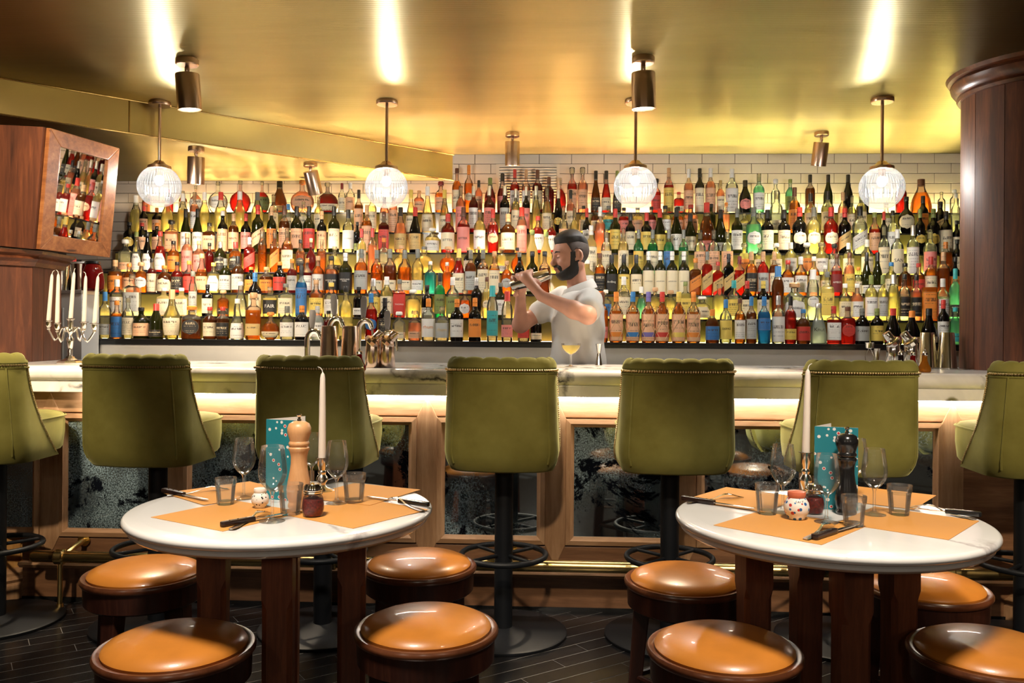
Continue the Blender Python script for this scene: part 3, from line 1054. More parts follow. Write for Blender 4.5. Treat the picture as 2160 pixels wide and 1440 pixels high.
# brass foot rail
r0 = at(1150, 1193, YF - .13)
fr = empty('foot_rail', (0, YF - .13, 0), 0, 'long brass foot rail running along the base of the bar', 'foot rail')
zr, rad = r0.z, .0265
xl = at(68, 1180, YF - .13).x
MB().tube([(xl, 0, zr), (xl + .012, 0, zr), (2.15, 0, zr)], [rad * .82, rad, rad], 20).build('rail', M['brass'], fr)
for px in (127, 700, 1055, 1600, 2000):
    x = at(px, 1190, YF - .13).x
    MB().tube([(x - .022, 0, zr), (x - .016, 0, zr), (x + .016, 0, zr), (x + .022, 0, zr)], [rad + .002, rad + .008, rad + .008, rad + .002], 20).build('collar', M['brass'], fr)
    MB().tube([(x + .02, .0, zr + .01), (x + .04, .05, zr + .035), (x + .04, .13, zr + .045)], .013, 12).cyl((x + .04, .118, zr + .045), (x + .04, .130, zr + .045), .028, .026, 20).build('wall_bracket', M['brass'], fr)
    if px in (127, 1055, 2000):
        MB().cyl((x, 0, .0), (x, 0, zr - .02), .011, .011, 14).cyl((x, 0, 0), (x, 0, .03), .021, .014, 14).build('floor_post', M['brass'], fr)

# ------------------------------------------------------------------ stepped back bar
TY = [5.09 + .15 * i for i in range(7)]
TB = [720, 671, 621, 577, 534, 491.5, 449.5]
TZ = [at(1090, b, y - .03).z for b, y in zip(TB, TY)]
SX = (-2.92, 2.95)
STEP_WORDS = ['lowest lit step of the back bar, edged by a black nosing', 'second lowest lit step of the back bar', 'third lowest lit step of the back bar', 'middle lit step of the back bar', 'third highest lit step of the back bar', 'second highest lit step of the back bar', 'topmost lit step of the back bar, against the tiles']
for i in range(7):
    bb = empty('shelf_step', (0, 0, 0), 0, STEP_WORDS[i], 'shelf', 'lit steps of the back bar')
    ya, yb_ = TY[i] - .075, TY[i] + .075
    if i == 0:
        ya -= .02
    MB().box(SX[0], SX[1], ya, yb_ + (.0 if i < 6 else .04), TZ[i] - .012, TZ[i]).build('tread', M['shelf_black'], bb, smooth=False, bevel=.002)
    if i:
        MB().box(SX[0], SX[1], ya + .004, ya + .012, TZ[i - 1] + .0002, TZ[i] - .012).build('riser', M['riser'], bb, smooth=False)
    else:
        MB().box(SX[0], SX[1], TY[0] - .096, TY[0] - .065, TZ[0] - .034, TZ[0] - .012).build('black_nosing', M['shelf_black'], bb, smooth=False)
    for k_, xa, xb in (('a', SX[0] + .03, -1.25), ('b', -1.245, .75), ('c', .755, SX[1] - .03)):
        MB().box(xa, xb, yb_ - .020, yb_ - .006, TZ[i] - .001, TZ[i] + .0009).build('led_strip', M[('led_low_' if i == 0 else 'led_top_' if i == 6 else 'led_') + k_], bb, smooth=False)
bb = empty('back_counter', (0, 0, 0), 0, 'back counter with a brushed steel front below the lit bottle steps', 'counter')
MB().box(SX[0], SX[1], TY[0] - .085, TY[0] - .07, .93, TZ[0] - .034).build('steel_apron', M['steel'], bb, smooth=False)
MB().box(SX[0], SX[1], TY[0] - .07, WALL_Y - .01, .0, .93).build('cupboard_base', M['shelf_black'], bb, smooth=False)
MB().box(SX[0], SX[1], TY[0] - .06, WALL_Y - .01, .93, TZ[0] - .0125).build('plinth', M['shelf_black'], bb, smooth=False)
MB().box(-2.5, SX[1], TY[0] - .15, TY[0] - .09, .88, .92).build('counter_edge', M['steel'], bb, smooth=False)

# the white service cupboard at the left end with two steel wine coolers on it
e0, e1 = at(114, 612, 4.80), at(209, 612, 4.985)
cup = empty('service_cupboard', ((e0.x - .35 + e1.x) / 2, 4.80, 0), 0, 'white service cupboard between the left column and the bottle shelves', 'cupboard')
wz = at(160, 612, 4.80).z
cw = (e1.x - e0.x + .35) / 2
MB().box(-cw, cw, .0, .188, .0, wz - .02).build('body', M['white_panel'], cup, smooth=False, bevel=.004)
MB().box(-cw, cw, -.005, .19, wz - .02, wz).build('steel_top', M['steel'], cup, smooth=False, bevel=.003)
MB().box(-.02, -.008, -.004, .002, .95, wz - .05).build('door_gap', M['shelf_black'], cup, smooth=False)
MB().box(cw * .52, cw * .60, -.016, .001, .95, wz - .1).build('door_handle', M['steel'], cup, smooth=False, bevel=.004)
for px, lab in ((124, 'polished steel wine cooler nearest the left walnut column'), (170, 'polished steel wine cooler in front of the red cap behind the candles')):
    p = at(px, 608, 4.895)
    w = empty('wine_cooler', (p.x, 4.895, wz), 0, lab, 'wine cooler')
    hb = at(px, 556, 4.895).z - wz
    MB().lathe([(.042, 0), (.046, .004), (.057, hb), (.060, hb + .004), (.055, hb + .002), (.051, hb - .03)], seg=32).build('bucket', M['chrome'], w)
    MB().lathe([(.0575, hb - .004), (.063, hb), (.063, hb + .008), (.056, hb + .008)], seg=32, cap=False).build('rim', M['steel'], w)
p = at(150, 560, 4.95)
b_ = empty('liquor_bottle', (p.x, 4.962, wz), 0, 'dark bottle with a red cap behind the candelabra', 'bottle')
o = MB().lathe([(.018, 0), (.022, .01), (.022, .06), (.012, .10), (.012, .13)], seg=16).build('body', M['black_lacquer'], b_)
hcap = at(158, 545, 4.952).z - wz
MB().lathe([(.011, .13), (.013, hcap - .035), (.022, hcap - .035), (.022, hcap)], seg=16).build('cap', M['red'], b_)
p = at(203, 600, 4.865)
b_ = empty('glass_jar', (p.x - .02, 4.865, wz), 0, 'deep red glass jar beside the steel wine coolers', 'jar')
MB().lathe([(.045, 0), (.058, .012), (.062, .05), (.055, .11), (.042, .15), (.035, .155)], seg=24).build('body', M['jar_red'], b_)
MB().lathe([(.037, .155), (.04, .158), (.04, .172), (.012, .176)], seg=24).build('lid', M['black_lacquer'], b_)

# the framed mirror box standing on the left column's crown
fz0, fz1 = at(75, 516, 4.0).z, at(95, 262, 4.0).z
c0, c1 = at(80, 512, 4.02), at(222, 520, 4.30)
mbx = empty('mirror_box', (c0.x, c0.y, HL + BAR_Z), 0, 'tilted reclaimed wood box with a framed mirror that shows bottles', 'mirror')
# local frame: x along the mirror face (left to right), y into the box, z up, leaning forward a little
ex = Vector((math.cos(R_(77)), math.sin(R_(77)), 0))
fl = .47
mbx.rotation_euler = (R_(0), 0, math.atan2(ex.y, ex.x))
Hm = 2.27 - mbx.location.z
T = Matrix.Rotation(R_(5.5), 4, 'X')


def fbox(x0, x1, y0, y1, z0, z1, name, mat, bevel=.004):
    return MB().box(x0, x1, y0, y1, z0, z1, T).build(name, mat, mbx, smooth=False, bevel=bevel)


fbox(0.0, fl, .012, .72, 0.002, Hm - .05, 'box_body', M['walnut'])
bw_ = .075
for nm, q in (('top_frame', [(0, Hm - .05), (fl, Hm - .05), (fl - bw_, Hm - .05 - bw_), (bw_, Hm - .05 - bw_)]), ('bottom_frame', [(0, .002), (fl, .002), (fl - bw_, .002 + bw_), (bw_, .002 + bw_)]), ('side_frame', [(0, .002), (bw_, .002 + bw_), (bw_, Hm - .05 - bw_), (0, Hm - .05)]), ('side_frame', [(fl, .002), (fl - bw_, .002 + bw_), (fl - bw_, Hm - .05 - bw_), (fl, Hm - .05)])):
    MB().prism(q, -.012, .012, 'y', T).build(nm, M['frame_wood'], mbx, smooth=False, bevel=.003)
fbox(bw_ - .002, fl - bw_ + .002, -.001, .0119, bw_, Hm - .05 - bw_ + .002, 'mirror_glass', M['clear_mirror'], 0)
MB().prism([(0, .0), (.6, .0), (.6, Hm - .05), (0, Hm - .05)], -.0, -.018, 'x', T @ Matrix.Translation((0, .012, 0))).build('side_panel', M['walnut'], mbx, smooth=False)
# ------------------------------------------------------------------ lights that hang in view
def make_pendant(px, cy, label):
    Y = 4.67
    c = at(px, cy, Y)
    root = empty('globe_pendant', (c.x, Y, CEIL), 0, label, 'pendant lamp', 'globe pendants over the bar')
    zc = c.z - CEIL
    R = .1155
    MB().lathe([(.0, 0), (.057, 0), (.060, -.004), (.060, -.020), (.057, -.024), (0, -.024)], seg=32).build('ceiling_rose', M['spot_metal'], root)
    ztop = zc + R * .93
    MB().cyl((0, 0, -.02), (0, 0, ztop + .03), .0085, .0085, 14).build('rod', M['spot_metal'], root)
    MB().lathe([(.010, ztop + .038), (.022, ztop + .034), (.034, ztop + .020), (.052, ztop + .010), (.062, ztop + .006), (.064, ztop - .010), (.060, ztop - .012), (.0, ztop - .008)], seg=32).build('gallery', M['spot_metal'], root)
    prof = []
    for k in range(0, 25):
        a = R_(24) + (PI - R_(24)) * k / 24
        prof.append((max(R * math.sin(a), .0005), zc + R * math.cos(a)))
    g = MB().lathe(prof, seg=160, flute=44, famp=.013, cap=False).build('glass_globe', M['globe'], root)
    MB().ball((0, 0, zc + .035), .024, 16, 10, (1, 1, 1.2)).build('bulb', M['bulb'], root)
    MB().cyl((0, 0, zc + .055), (0, 0, ztop - .01), .016, .02, 14).build('bulb_holder', M['spot_metal'], root)
    return root


for px, cy, lab in ((336, 393, 'leftmost ribbed glass globe pendant, hanging in front of the bulkhead'), (815, 395, 'ribbed glass globe pendant below the right end of the bulkhead'), (1340, 394, 'ribbed glass globe pendant half hidden behind a large spotlight'), (1860, 396, 'rightmost ribbed glass globe pendant, nearest the round walnut column')):
    make_pendant(px, cy, lab)


def make_spot(px, top, b0, b1, zc, size, label, tilt=(0, 0), energy=40, aim=None, ang=70):
    p = atz(px, top + 3, zc)
    k = size / .105
    root = empty('ceiling_spotlight', (p.x, p.y, zc), 0, label, 'spotlight', 'cylinder spotlights on the ceiling')
    MB().lathe([(0, 0), (.047 * k, 0), (.050 * k, -.004), (.050 * k, -.026 * k), (.046 * k, -.030 * k), (0, -.030 * k)], seg=32).build('ceiling_plate', M['spot_metal'], root)
    zt, zb = at(px, b0, p.y).z - zc, at(px, b1, p.y).z - zc
    MB().lathe([(.008 * k, -.028 * k), (.011 * k, -.036 * k), (.011 * k, zt + .012), (.008 * k, zt + .004), (.008 * k, zt - .004)], seg=14).build('stem', M['spot_metal'], root)
    T = Matrix.Translation((0, 0, zt)) @ Matrix.Rotation(R_(tilt[0]), 4, 'X') @ Matrix.Rotation(R_(tilt[1]), 4, 'Y')
    Lh = zt - zb
    r = size / 2
    MB().lathe([(0, 0), (r * .96, 0), (r, -.004), (r, -Lh), (r * .94, -Lh), (r * .90, -Lh + .02), (0, -Lh + .021)], seg=40, M=T).build('can', M['spot_metal'], root)
    MB().lathe([(0, -Lh + .017), (r * .88, -Lh + .017), (r * .88, -Lh + .014), (0, -Lh + .014)], seg=32, M=T).build('lamp_face', M['spot_face'], root)
    lp = T @ Vector((0, 0, -Lh - .004))
    src = Vector((p.x, p.y, zc)) + lp
    d = (T.to_3x3() @ Vector((0, 0, -1)))
    lamp('spot_light', 'SPOT', src, energy, WARM, src + d if aim is None else aim, .035, ang, .6)
    return root


SPOT_FRONT, SPOT_BACK = 48, 14
make_spot(395, 121, 156, 231, CEIL, .110, 'large bronze spotlight above the leftmost globe pendant', (4, -3), SPOT_FRONT, at(440, 860, 3.72), 76)
make_spot(1357, 117, 153, 229, CEIL, .110, 'large bronze spotlight in front of a pendant rod', (4, -2), SPOT_FRONT, at(1357, 860, 3.72), 76)
make_spot(1081, 277, 298, 348, CEIL, .094, 'small bronze spotlight above the ventilation grille', (8, 0), SPOT_BACK, at(1090, 560, 5.4), 95)
make_spot(1733, 275, 300, 349, CEIL, .094, 'small bronze spotlight left of the rightmost globe pendant', (14, 3), SPOT_BACK, at(1700, 560, 5.4), 95)
make_spot(414, 307, 331, 388, CEIL_LOW, .098, 'small bronze spotlight beside the leftmost globe under the bulkhead', (6, 3), SPOT_BACK, at(420, 580, 5.4), 95)
make_spot(655, 340, 361, 410, CEIL_LOW, .094, 'small tilted bronze spotlight under the middle of the bulkhead', (20, -8), SPOT_BACK, at(690, 560, 5.4), 95)


# ------------------------------------------------------------------ velvet bar chairs
def plan_line(a, b, yf, rc=.095, n=9):
    """left wing tip, along the wing, round the back, to the right wing tip"""
    pts = []
    half_ = [(-a, yf), (-a, yf + (-b + rc - yf) * .5), (-a, -b + rc)]
    for k in range(1, n):
        t = PI / 2 * k / n
        half_.append((-a + rc - rc * math.cos(t), -b + rc - rc * math.sin(t)))
    half_.append((-a + rc, -b))
    half_.append(((-a + rc) * .5, -b - .012))
    pts = half_ + [(0, -b - .016)] + [(-x, y) for x, y in reversed(half_)]
    return pts


def offset_line(pts, d):
    out = []
    n = len(pts)
    for i in range(n):
        p0, p1 = Vector(pts[max(i - 1, 0)]), Vector(pts[min(i + 1, n - 1)])
        t = (p1 - p0).normalized()
        nn = Vector((-t.y, t.x))
        out.append((pts[i][0] + nn.x * d, pts[i][1] + nn.y * d))
    return out


def chair_dims(z):
    s = (z - .70) / (1.135 - .70)
    a = .232 - .018 * s
    b = .238 + .032 * s
    if s < .22:
        k = (.22 - max(s, 0)) / .22
        a -= .026 * k ** 2.2
        b -= .035 * k ** 2.2
    yf = -b + .112 + .20 * (1 - max(0, min(1, s))) ** 2.0
    return a, b, yf


def make_chair():
    root = empty('bar_chair')
    MB().lathe([(0, 0), (.262, 0), (.265, .004), (.265, .012), (.258, .017), (.06, .020), (.045, .03), (0, .03)], seg=56).build('base_plate', M['black_metal'], root)
    MB().cyl((0, 0, .018), (0, 0, .70), .038, .038, 24).build('column', M['black_metal'], root)
    zr = .327
    ring = [(.175 * math.cos(2 * PI * k / 40), .175 * math.sin(2 * PI * k / 40), zr) for k in range(40)]
    MB().tube(ring, .0115, 10, closed=True).build('foot_ring', M['black_metal'], root)
    for k in range(4):
        a = PI / 4 + PI / 2 * k
        MB().cyl((.03 * math.cos(a), .03 * math.sin(a), zr), (.172 * math.cos(a), .172 * math.sin(a), zr), .0075, .0075, 10).build('spoke', M['black_metal'], root)
    MB().lathe([(.04, .69), (.15, .700), (.15, .716), (0, .716)], seg=32).build('swivel_plate', M['black_metal'], root)
    # seat
    pl = []
    for k in range(40):
        a = 2 * PI * k / 40
        ca, sa = math.cos(a), math.sin(a)
        q = 1 / ((abs(ca) ** 4.5 + abs(sa) ** 4.5) ** (1 / 4.5))
        pl.append((ca * q, sa * q))
    rows = []
    for z, k in ((.716, .86), (.722, .93), (.735, .97), (.80, 1.0), (.850, 1.0), (.870, .985), (.882, .94), (.890, .80), (.893, .4)):
        rows.append([(x * .215 * k, .0 + y * .235 * k, z) for x, y in pl] + [(pl[0][0] * .215 * k, pl[0][1] * .235 * k, z)])
    mb = MB().grid(rows)
    mb.f.append(tuple(len(mb.v) - 41 + i for i in range(40)))
    mb.f.append(tuple(39 - i for i in range(40)))
    bm_o = mb.build('seat', M['velvet'], root, angle=60)
    MB().tube([(x * .217, y * .237, .868) for x, y in pl], .004, 6, closed=True).build('seat_piping', M['velvet'], root)
    # outer shell
    zs = [.700, .706, .72, .745, .78, .83, .89, .95, 1.01, 1.06, 1.10, 1.122]
    rows = []
    for z in zs:
        a, b, yf = chair_dims(z)
        out = plan_line(a, b, yf)
        inn = offset_line(out, .05)
        ring = out + list(reversed(inn))
        rows.append([(x, y, z) for x, y in ring] + [(ring[0][0], ring[0][1], z)])
    mb = MB().grid(rows)
    n = len(rows[0])
    mb.f.append(tuple(i for i in range(n - 1)))
    mb.f.append(tuple((len(zs) - 1) * n + n - 2 - i for i in range(n - 1)))
    mb.build('back_shell', M['velvet'], root, angle=50)
    # channel-tufted inner back that rolls over the crest in lobes
    a, b, yf = chair_dims(1.122)
    line = plan_line(a, b, yf, n=6)
    P = [Vector((x, y)) for x, y in line]
    Ls = [0.0]
    for i in range(1, len(P)):
        Ls.append(Ls[-1] + (P[i] - P[i - 1]).length)
    tot = Ls[-1]

    def on(t):
        s = t * tot
        for i in range(1, len(P)):
            if s <= Ls[i] + 1e-9:
                k = (s - Ls[i - 1]) / max(1e-9, Ls[i] - Ls[i - 1])
                q = P[i - 1].lerp(P[i], k)
                d = (P[i] - P[i - 1]).normalized()
                return q, Vector((-d.y, d.x))
        return P[-1], Vector((0, 1))
    rows = []
    NT, LOBES = 73, 8
    for i in range(NT):
        t = i / (NT - 1)
        q, nn = on(t)
        lob = abs(math.sin(PI * LOBES * t)) ** .55
        r = .031 * (.84 + .16 * lob)
        if t < .02 or t > .98:
            r *= .5
        row = []
        ctr = q + nn * .027
        for k in range(9):
            an = PI * k / 8
            row.append((ctr.x - nn.x * (.030 * math.cos(an)), ctr.y - nn.y * (.030 * math.cos(an)), 1.112 + r * 1.35 * math.sin(an)))
        for zz in (1.06, 1.0, .94, .88):
            aa, bb_, yy = chair_dims(zz)
            dep = .055 + .016 * lob
            row.append((q.x + nn.x * dep, q.y + nn.y * dep + .03 * (1.11 - zz), zz))
        rows.append(row)
    MB().grid(rows).build('channel_tufting', M['velvet'], root, angle=70)
    # nailheads: along the crest and down both wing edges
    mb = MB()
    for i in range(3, 58):
        q, nn = on(i / 60)
        mb.ball((q.x - nn.x * .0065, q.y - nn.y * .0065, 1.103), .0052, 6, 4)
    for s in (-1, 1):
        for k in range(48):
            z = .72 + (1.10 - .72) * k / 47
            a, b, yf = chair_dims(z)
            mb.ball((s * (a + .002), yf - .012, z), .0044, 6, 4)
    o = mb.build('nailhead_trim', M['brass_nail'], root)
    o['kind'] = 'stuff'
    # welts down the two sides of the outer back panel
    for s in (-1, 1):
        pts = []
        for k in range(14):
            z = .735 + (1.092 - .735) * k / 13
            a, b, yf = chair_dims(z)
            an = R_(38)
            pts.append((s * (a - .095 + .0955 * math.sin(an)), -b + .095 - .0955 * math.cos(an), z))
        MB().tube(pts, .0042, 6).build('welt', M['velvet'], root)
    # welt round the outer panel
    a, b, yf = chair_dims(1.085)
    MB().tube([(x, y, 1.092) for x, y in plan_line(a, b, yf)], .0045, 6).build('welt', M['velvet'], root)
    return root


chair_px = [(-8, 'velvet bar chair cut off by the left edge of the photo'), (332, 'velvet bar chair behind the left table, second from the left'), (681, 'velvet bar chair behind the candle of the left table'), (1062, 'velvet bar chair in the middle gap between the two tables'), (1412, 'velvet bar chair facing the counter below the bartender\'s right, left of the right table'), (1776, 'velvet bar chair behind the candle of the right table'), (2160, 'velvet bar chair cut off by the right edge of the photo')]
chair_px[4] = (1412, 'velvet bar chair just left of the right table')
proto = make_chair()
for i, (px, lab) in enumerate(chair_px):
    p = at(px, 1200, 3.54)
    o = proto if i == 0 else copy_tree(proto)
    o.location = (p.x, 3.54, 0)
    o.rotation_euler = (0, 0, R_((3, -3, -4, -1, 1, 2, -3)[i]))
    tag(o, lab, 'bar chair', 'olive velvet bar chairs along the counter')


# ------------------------------------------------------------------ round marble tables
def make_table(c, label, legs):
    root = empty('round_table', (c[0], c[1], 0), 0, label, 'table', 'round marble tables')
    r, zt = c[2], c[3]
    e = .0115
    prof = [(0, zt), (r - .045, zt), (r - .043, zt + .0), (r - e, zt - .002)] + [(r - e + e * math.sin(a), zt - .002 - e + e * math.cos(a)) for a in [PI * k / 10 for k in range(1, 10)]] + [(r - e, zt - .002 - 2 * e), (0, zt - .002 - 2 * e)]
    MB().lathe(prof[::-1], seg=96, cap=False).build('marble_top', M['marble_table'], root)
    z1 = zt - .002 - 2 * e
    MB().lathe([(0, z1), (r - .022, z1), (r - .022, z1 - .004), (r - .014, z1 - .007), (r - .014, z1 - .013), (r - .024, z1 - .021), (r - .05, z1 - .024), (0, z1 - .024)], seg=96).build('marble_underlayer', M['marble_table'], root)
    z2 = z1 - .024
    MB().lathe([(0, z2), (r - .10, z2), (r - .10, z2 - .018), (0, z2 - .018)], seg=48).build('sub_top', M['dark_wood'], root)
    z2 -= .018
    h, ch = .0385, .013
    for (lx, ly) in legs:
        a = math.atan2(ly, lx)
        T = Matrix.Translation((lx, ly, 0)) @ Matrix.Rotation(legs_rot, 4, 'Z')
        sq = [(-h, -h), (-h, -h), (h, -h), (h, -h), (h, h), (h, h), (-h, h), (-h, h)]
        oc = [(-h, -h + ch), (-h + ch, -h), (h - ch, -h), (h, -h + ch), (h, h - ch), (h - ch, h), (-h + ch, h), (-h, h - ch)]
        rows = []
        for z, pl in ((.02, sq), (.09, sq), (.115, oc), (z2 - .155, oc), (z2 - .125, sq), (z2, sq)):
            rows.append([T @ Vector((x, y, z)) for x, y in pl] + [T @ Vector((pl[0][0], pl[0][1], z))])
        mb = MB().grid(rows)
        mb.f += [tuple(range(8)), tuple(len(mb.v) - 9 + i for i in range(8))]
        mb.build('leg', M['leg_wood'], root, smooth=False)
    # cross feet that tie the legs together on the floor
    for k in range(2):
        T = Matrix.Rotation(math.atan2(legs[k][1], legs[k][0]), 4, 'Z')
        MB().box(-.27, .27, -.04, .04, 0, .02 + .001 * k, T).build('foot_bar', M['dark_wood'], root, smooth=False, bevel=.003)
    return root


TZL = .757
cl = atz(600, 1072, TZL)
tl_c = cam_xy(-.640, 2.400)
tr_c = cam_xy(.860, 2.305)
TL = (tl_c.x, tl_c.y, .417, TZL)
TR = (tr_c.x, tr_c.y, .408, TZL)
legs_rot = R_(10)
make_table(TL, 'round white marble table with a pale wood pepper mill on it', [(-.185, -.03), (.045, -.175), (.19, .03), (-.045, .175)])
make_table(TR, 'round white marble table with a black pepper mill on it', [(-.195, .02), (.0, -.17), (.195, .02), (-.01, .17)])


# ------------------------------------------------------------------ leather stools
def make_stool():
    root = empty('leather_stool')
    zt, r = .47, .192
    MB().lathe([(0, zt + .034), (.05, zt + .033), (.10, zt + .027), (.14, zt + .019), (.165, zt + .008), (.172, zt - .002), (.170, zt - .01), (0, zt - .012)], seg=64).build('seat_pad', M['leather'], root)
    MB().lathe([(.165, zt - .012), (r - .012, zt - .004), (r - .004, zt - .004), (r, zt - .010), (r, zt - .018), (r - .004, zt - .024), (.165, zt - .024)], seg=64, cap=False).build('rim', M['rim_wood'], root)
    MB().lathe([(0, zt - .012), (.170, zt - .012), (.183, zt - .024), (.181, zt - .085), (.172, zt - .092), (0, zt - .092)], seg=64).build('apron', M['dark_wood'], root)
    for k in range(4):
        a = PI / 4 + PI / 2 * k
        T = Matrix.Rotation(a, 4, 'Z')
        rows = []
        for z, off, hw in ((.0, .165, .019), (.20, .150, .022), (zt - .09, .135, .026)):
            rows.append([T @ Vector(p) for p in ((off - hw, -hw, z), (off + hw, -hw, z), (off + hw, hw, z), (off - hw, hw, z), (off - hw, -hw, z))])
        mb = MB().grid(rows)
        mb.f += [(0, 1, 2, 3), (10, 11, 12, 13)]
        mb.build('leg', M['dark_wood'], root, smooth=False, bevel=.004)
    for k in range(4):
        a1, a2 = PI / 4 + PI / 2 * k, PI / 4 + PI / 2 * (k + 1)
        MB().cyl((.158 * math.cos(a1), .158 * math.sin(a1), .15), (.158 * math.cos(a2), .158 * math.sin(a2), .15), .010, .010, 8).build('stretcher', M['dark_wood'], root)
    return root


stool = make_stool()
st = [(371, 1362, 'tan leather stool at the front left of the left table'), (306, 1207, 'tan leather stool at the back left of the left table'), (899, 1322, 'tan leather stool at the front right of the left table'), (885, 1190, 'tan leather stool at the back right of the left table'),
      (1527, 1366, 'tan leather stool at the front left of the right table'), (1445, 1222, 'tan leather stool at the back left of the right table'), (2088, 1374, 'tan leather stool at the front right of the right table, cut by the frame'), (1950, 1236, 'tan leather stool at the back right of the right table')]
for i, (px, py, lab) in enumerate(st):
    p = atz(px, py, .465)
    o = stool if i == 0 else copy_tree(stool)
    o.location = (p.x, p.y, 0)
    o.rotation_euler = (0, 0, R_((10, 30, 0, 20, 5, 40, 12, 25)[i]))
    tag(o, lab, 'stool', 'round leather stools around the tables')
# ------------------------------------------------------------------ the bottles, one line each:
# x, top (pixels in the photograph), width, shape, glass, closure, label [= printed word]
T0 = """222 615 27 s c bL gb|247 634 26 w o o- bR|271 628 27 s c c- cr|297 648 36 j d k- pr|330 640 33 u d rL kb|362 610 38 h y pL cr|405 645 40 q n oS kO|443 647 28 s n r- cr|470 647 28 s n r- kr|501 630 29 c c w- wR|535 617 31 q o pS db|571 658 38 g o oS cb|606 645 30 s c gL wr|637 644 30 s k oL wr|671 645 27 s f lL wr|692 655 24 s m k- -|730 603 30 s y k- yb|783 618 27 s r bL bO|812 628 26 s k kL kr|842 657 28 j c wS cb|875 655 27 s p cS pb|904 629 29 s c oL wr=rhum|933 646 29 s c c- gr=rhum|964 630 28 s k oL wr|1002 628 27 s k oL or|1039 602 24 t c tL tr|1070 614 24 t c rL nb|1105 640 25 s c w- rr|1131 662 24 s k k- cb|1271 615 24 s a nL nb|1300 615 28 s a oL pR|1335 615 28 s a bL pR|1368 615 28 s a vL pR|1397 615 28 s a rL pR|1432 615 28 s a yL pR|1463 615 28 s a oL pR|1503 652 29 j n oL br|1531 631 25 s c bL yr=DEPAZ|1561 629 22 s a n- wr|1585 625 22 s n bL gr|1612 625 26 s b bL bt|1642 623 26 s c sL wR|1668 624 24 s r kL yb|1695 652 29 j n b- rr|1727 640 35 c f s- -=Knut|1758 645 29 q r rL wr|1788 647 29 q r n- rO|1819 650 29 j k gL gr|1850 650 26 s k eL yr|1884 650 34 c k rL rb|1924 655 34 c k oL db|1960 650 34 c k kL cb|1991 632 25 s k rL wr|2014 648 25 s v t- tb"""
T1 = """247 589 29 s c wL wr|279 578 34 q c c- gr|346 607 28 q e w- cR|383 607 28 q e w- cR|407 572 17 t c g- gr|438 600 22 q k k- cr|471 612 25 s a pS kb|508 594 29 c c w- -|538 575 27 s k bL cr|570 605 29 q y c- kr=FAIR|603 598 30 q c g- cr|636 559 24 s b kL bR|667 590 29 s a p- yr|699 596 30 s c y- wr|757 605 24 s k k- wb|788 587 28 s c sL yr|816 583 28 s y wL cr|843 589 26 q r g- rR=THOMAS|871 611 32 j y wS -|901 601 24 s k k- gb|928 575 23 s g kL er|955 584 27 s c wL er|981 611 25 j a cS wO|1005 585 24 s k sL -|1027 584 19 s y n- cO|1056 596 24 s d g- wr|1278 611 24 s c w- br|1316 583 27 s c wL cr|1353 604 24 c v wL -|1382 606 23 s y pS -=GIN|1415 612 25 s y pS -=RIVO|1446 594 22 q y e- yr|1481 625 34 j y wS cS|1518 599 29 s y c- -|1548 591 26 s c tL yr|1576 592 24 s k rL cr|1610 592 25 s k yL cr|1641 561 25 t n bL -|1676 596 42 j c pS wA=CITADELLE|1715 568 25 t c wL wO|1745 573 26 q y g- yr|1783 598 25 s y w- cr|1808 598 25 s p w- wr|1838 580 25 s y eL wr|1862 580 21 s y eL gr|1885 579 22 t y sL -|1908 578 23 s c k- kr|1933 580 22 s p k- kr|1961 606 27 x o o- oR|1990 587 28 s c wL wr|2014 566 24 s v tL kb"""
T2 = """243 548 30 s a pL or|273 556 26 s a o- pr|298 553 27 s o pS wO|320 545 20 s m k- cR|347 560 31 j n o- cA|374 552 25 s r k- kr|399 550 24 s r o- rr|426 535 25 u a p- pr|451 554 26 s y y- wS=OXKANE|475 545 26 s d gL gr|502 540 26 s n kL gr|530 563 25 s k o- or|562 563 28 s n p- or|590 552 27 s k o- rr|616 546 21 s m o- gr|648 545 20 s m o- wr|671 540 25 s a p- wr|699 540 31 s a k- kr=HIGHLAND_PARK|729 533 29 s d sL kr=HIGHLAND_PARK|762 525 29 s a gL gr|795 527 26 s a gL cb|823 525 27 s n gL cb|854 527 29 s o gL cb|881 525 26 s y gL wb|908 551 25 s t s- -|943 553 20 s o s- -|968 524 25 u r yL cR|993 527 24 s n gL gr|1019 527 24 s n gL cR|1043 530 23 s o p- cR|1069 550 23 s o p- gO|1096 532 22 s k g- yO|1123 530 25 s d k- cb|1149 530 25 s n k- -|1240 548 30 s e w- wR|1265 534 24 s a n- kr|1290 537 26 s d kL kr=Ardbeg|1316 537 25 s d kL yr|1342 537 24 s d kL cr|1368 530 24 s d wL cR=LAPHROAIG|1393 530 24 s d wL cR=LAPHROAIG|1418 530 24 s d wL cR=LAPHROAIG|1443 530 24 s d wL cR=LAPHROAIG|1467 545 24 q n o- oD|1492 530 22 q r gL dD|1515 552 22 q r r- dD|1537 535 21 q k kL dD|1560 540 21 q r mL dD|1585 530 24 s a pL kr|1610 530 24 s r pL gr|1633 530 22 s n pL cr|1662 549 24 s a r- wr|1689 541 26 s a wL wr|1717 541 23 s a w- cr|1741 560 20 s y w- cr|1765 535 23 s r n- mr=AMBER|1793 533 22 s p n- yr|1811 563 17 s c o- cr|1827 532 20 u d kL wb|1851 532 21 u d kL wb|1880 553 24 s y b- cr|1909 555 26 s n k- ob|1938 555 24 s a r- rr|1964 541 25 s a rL cr|1990 531 26 s n pL -|2015 542 20 s k k- or"""
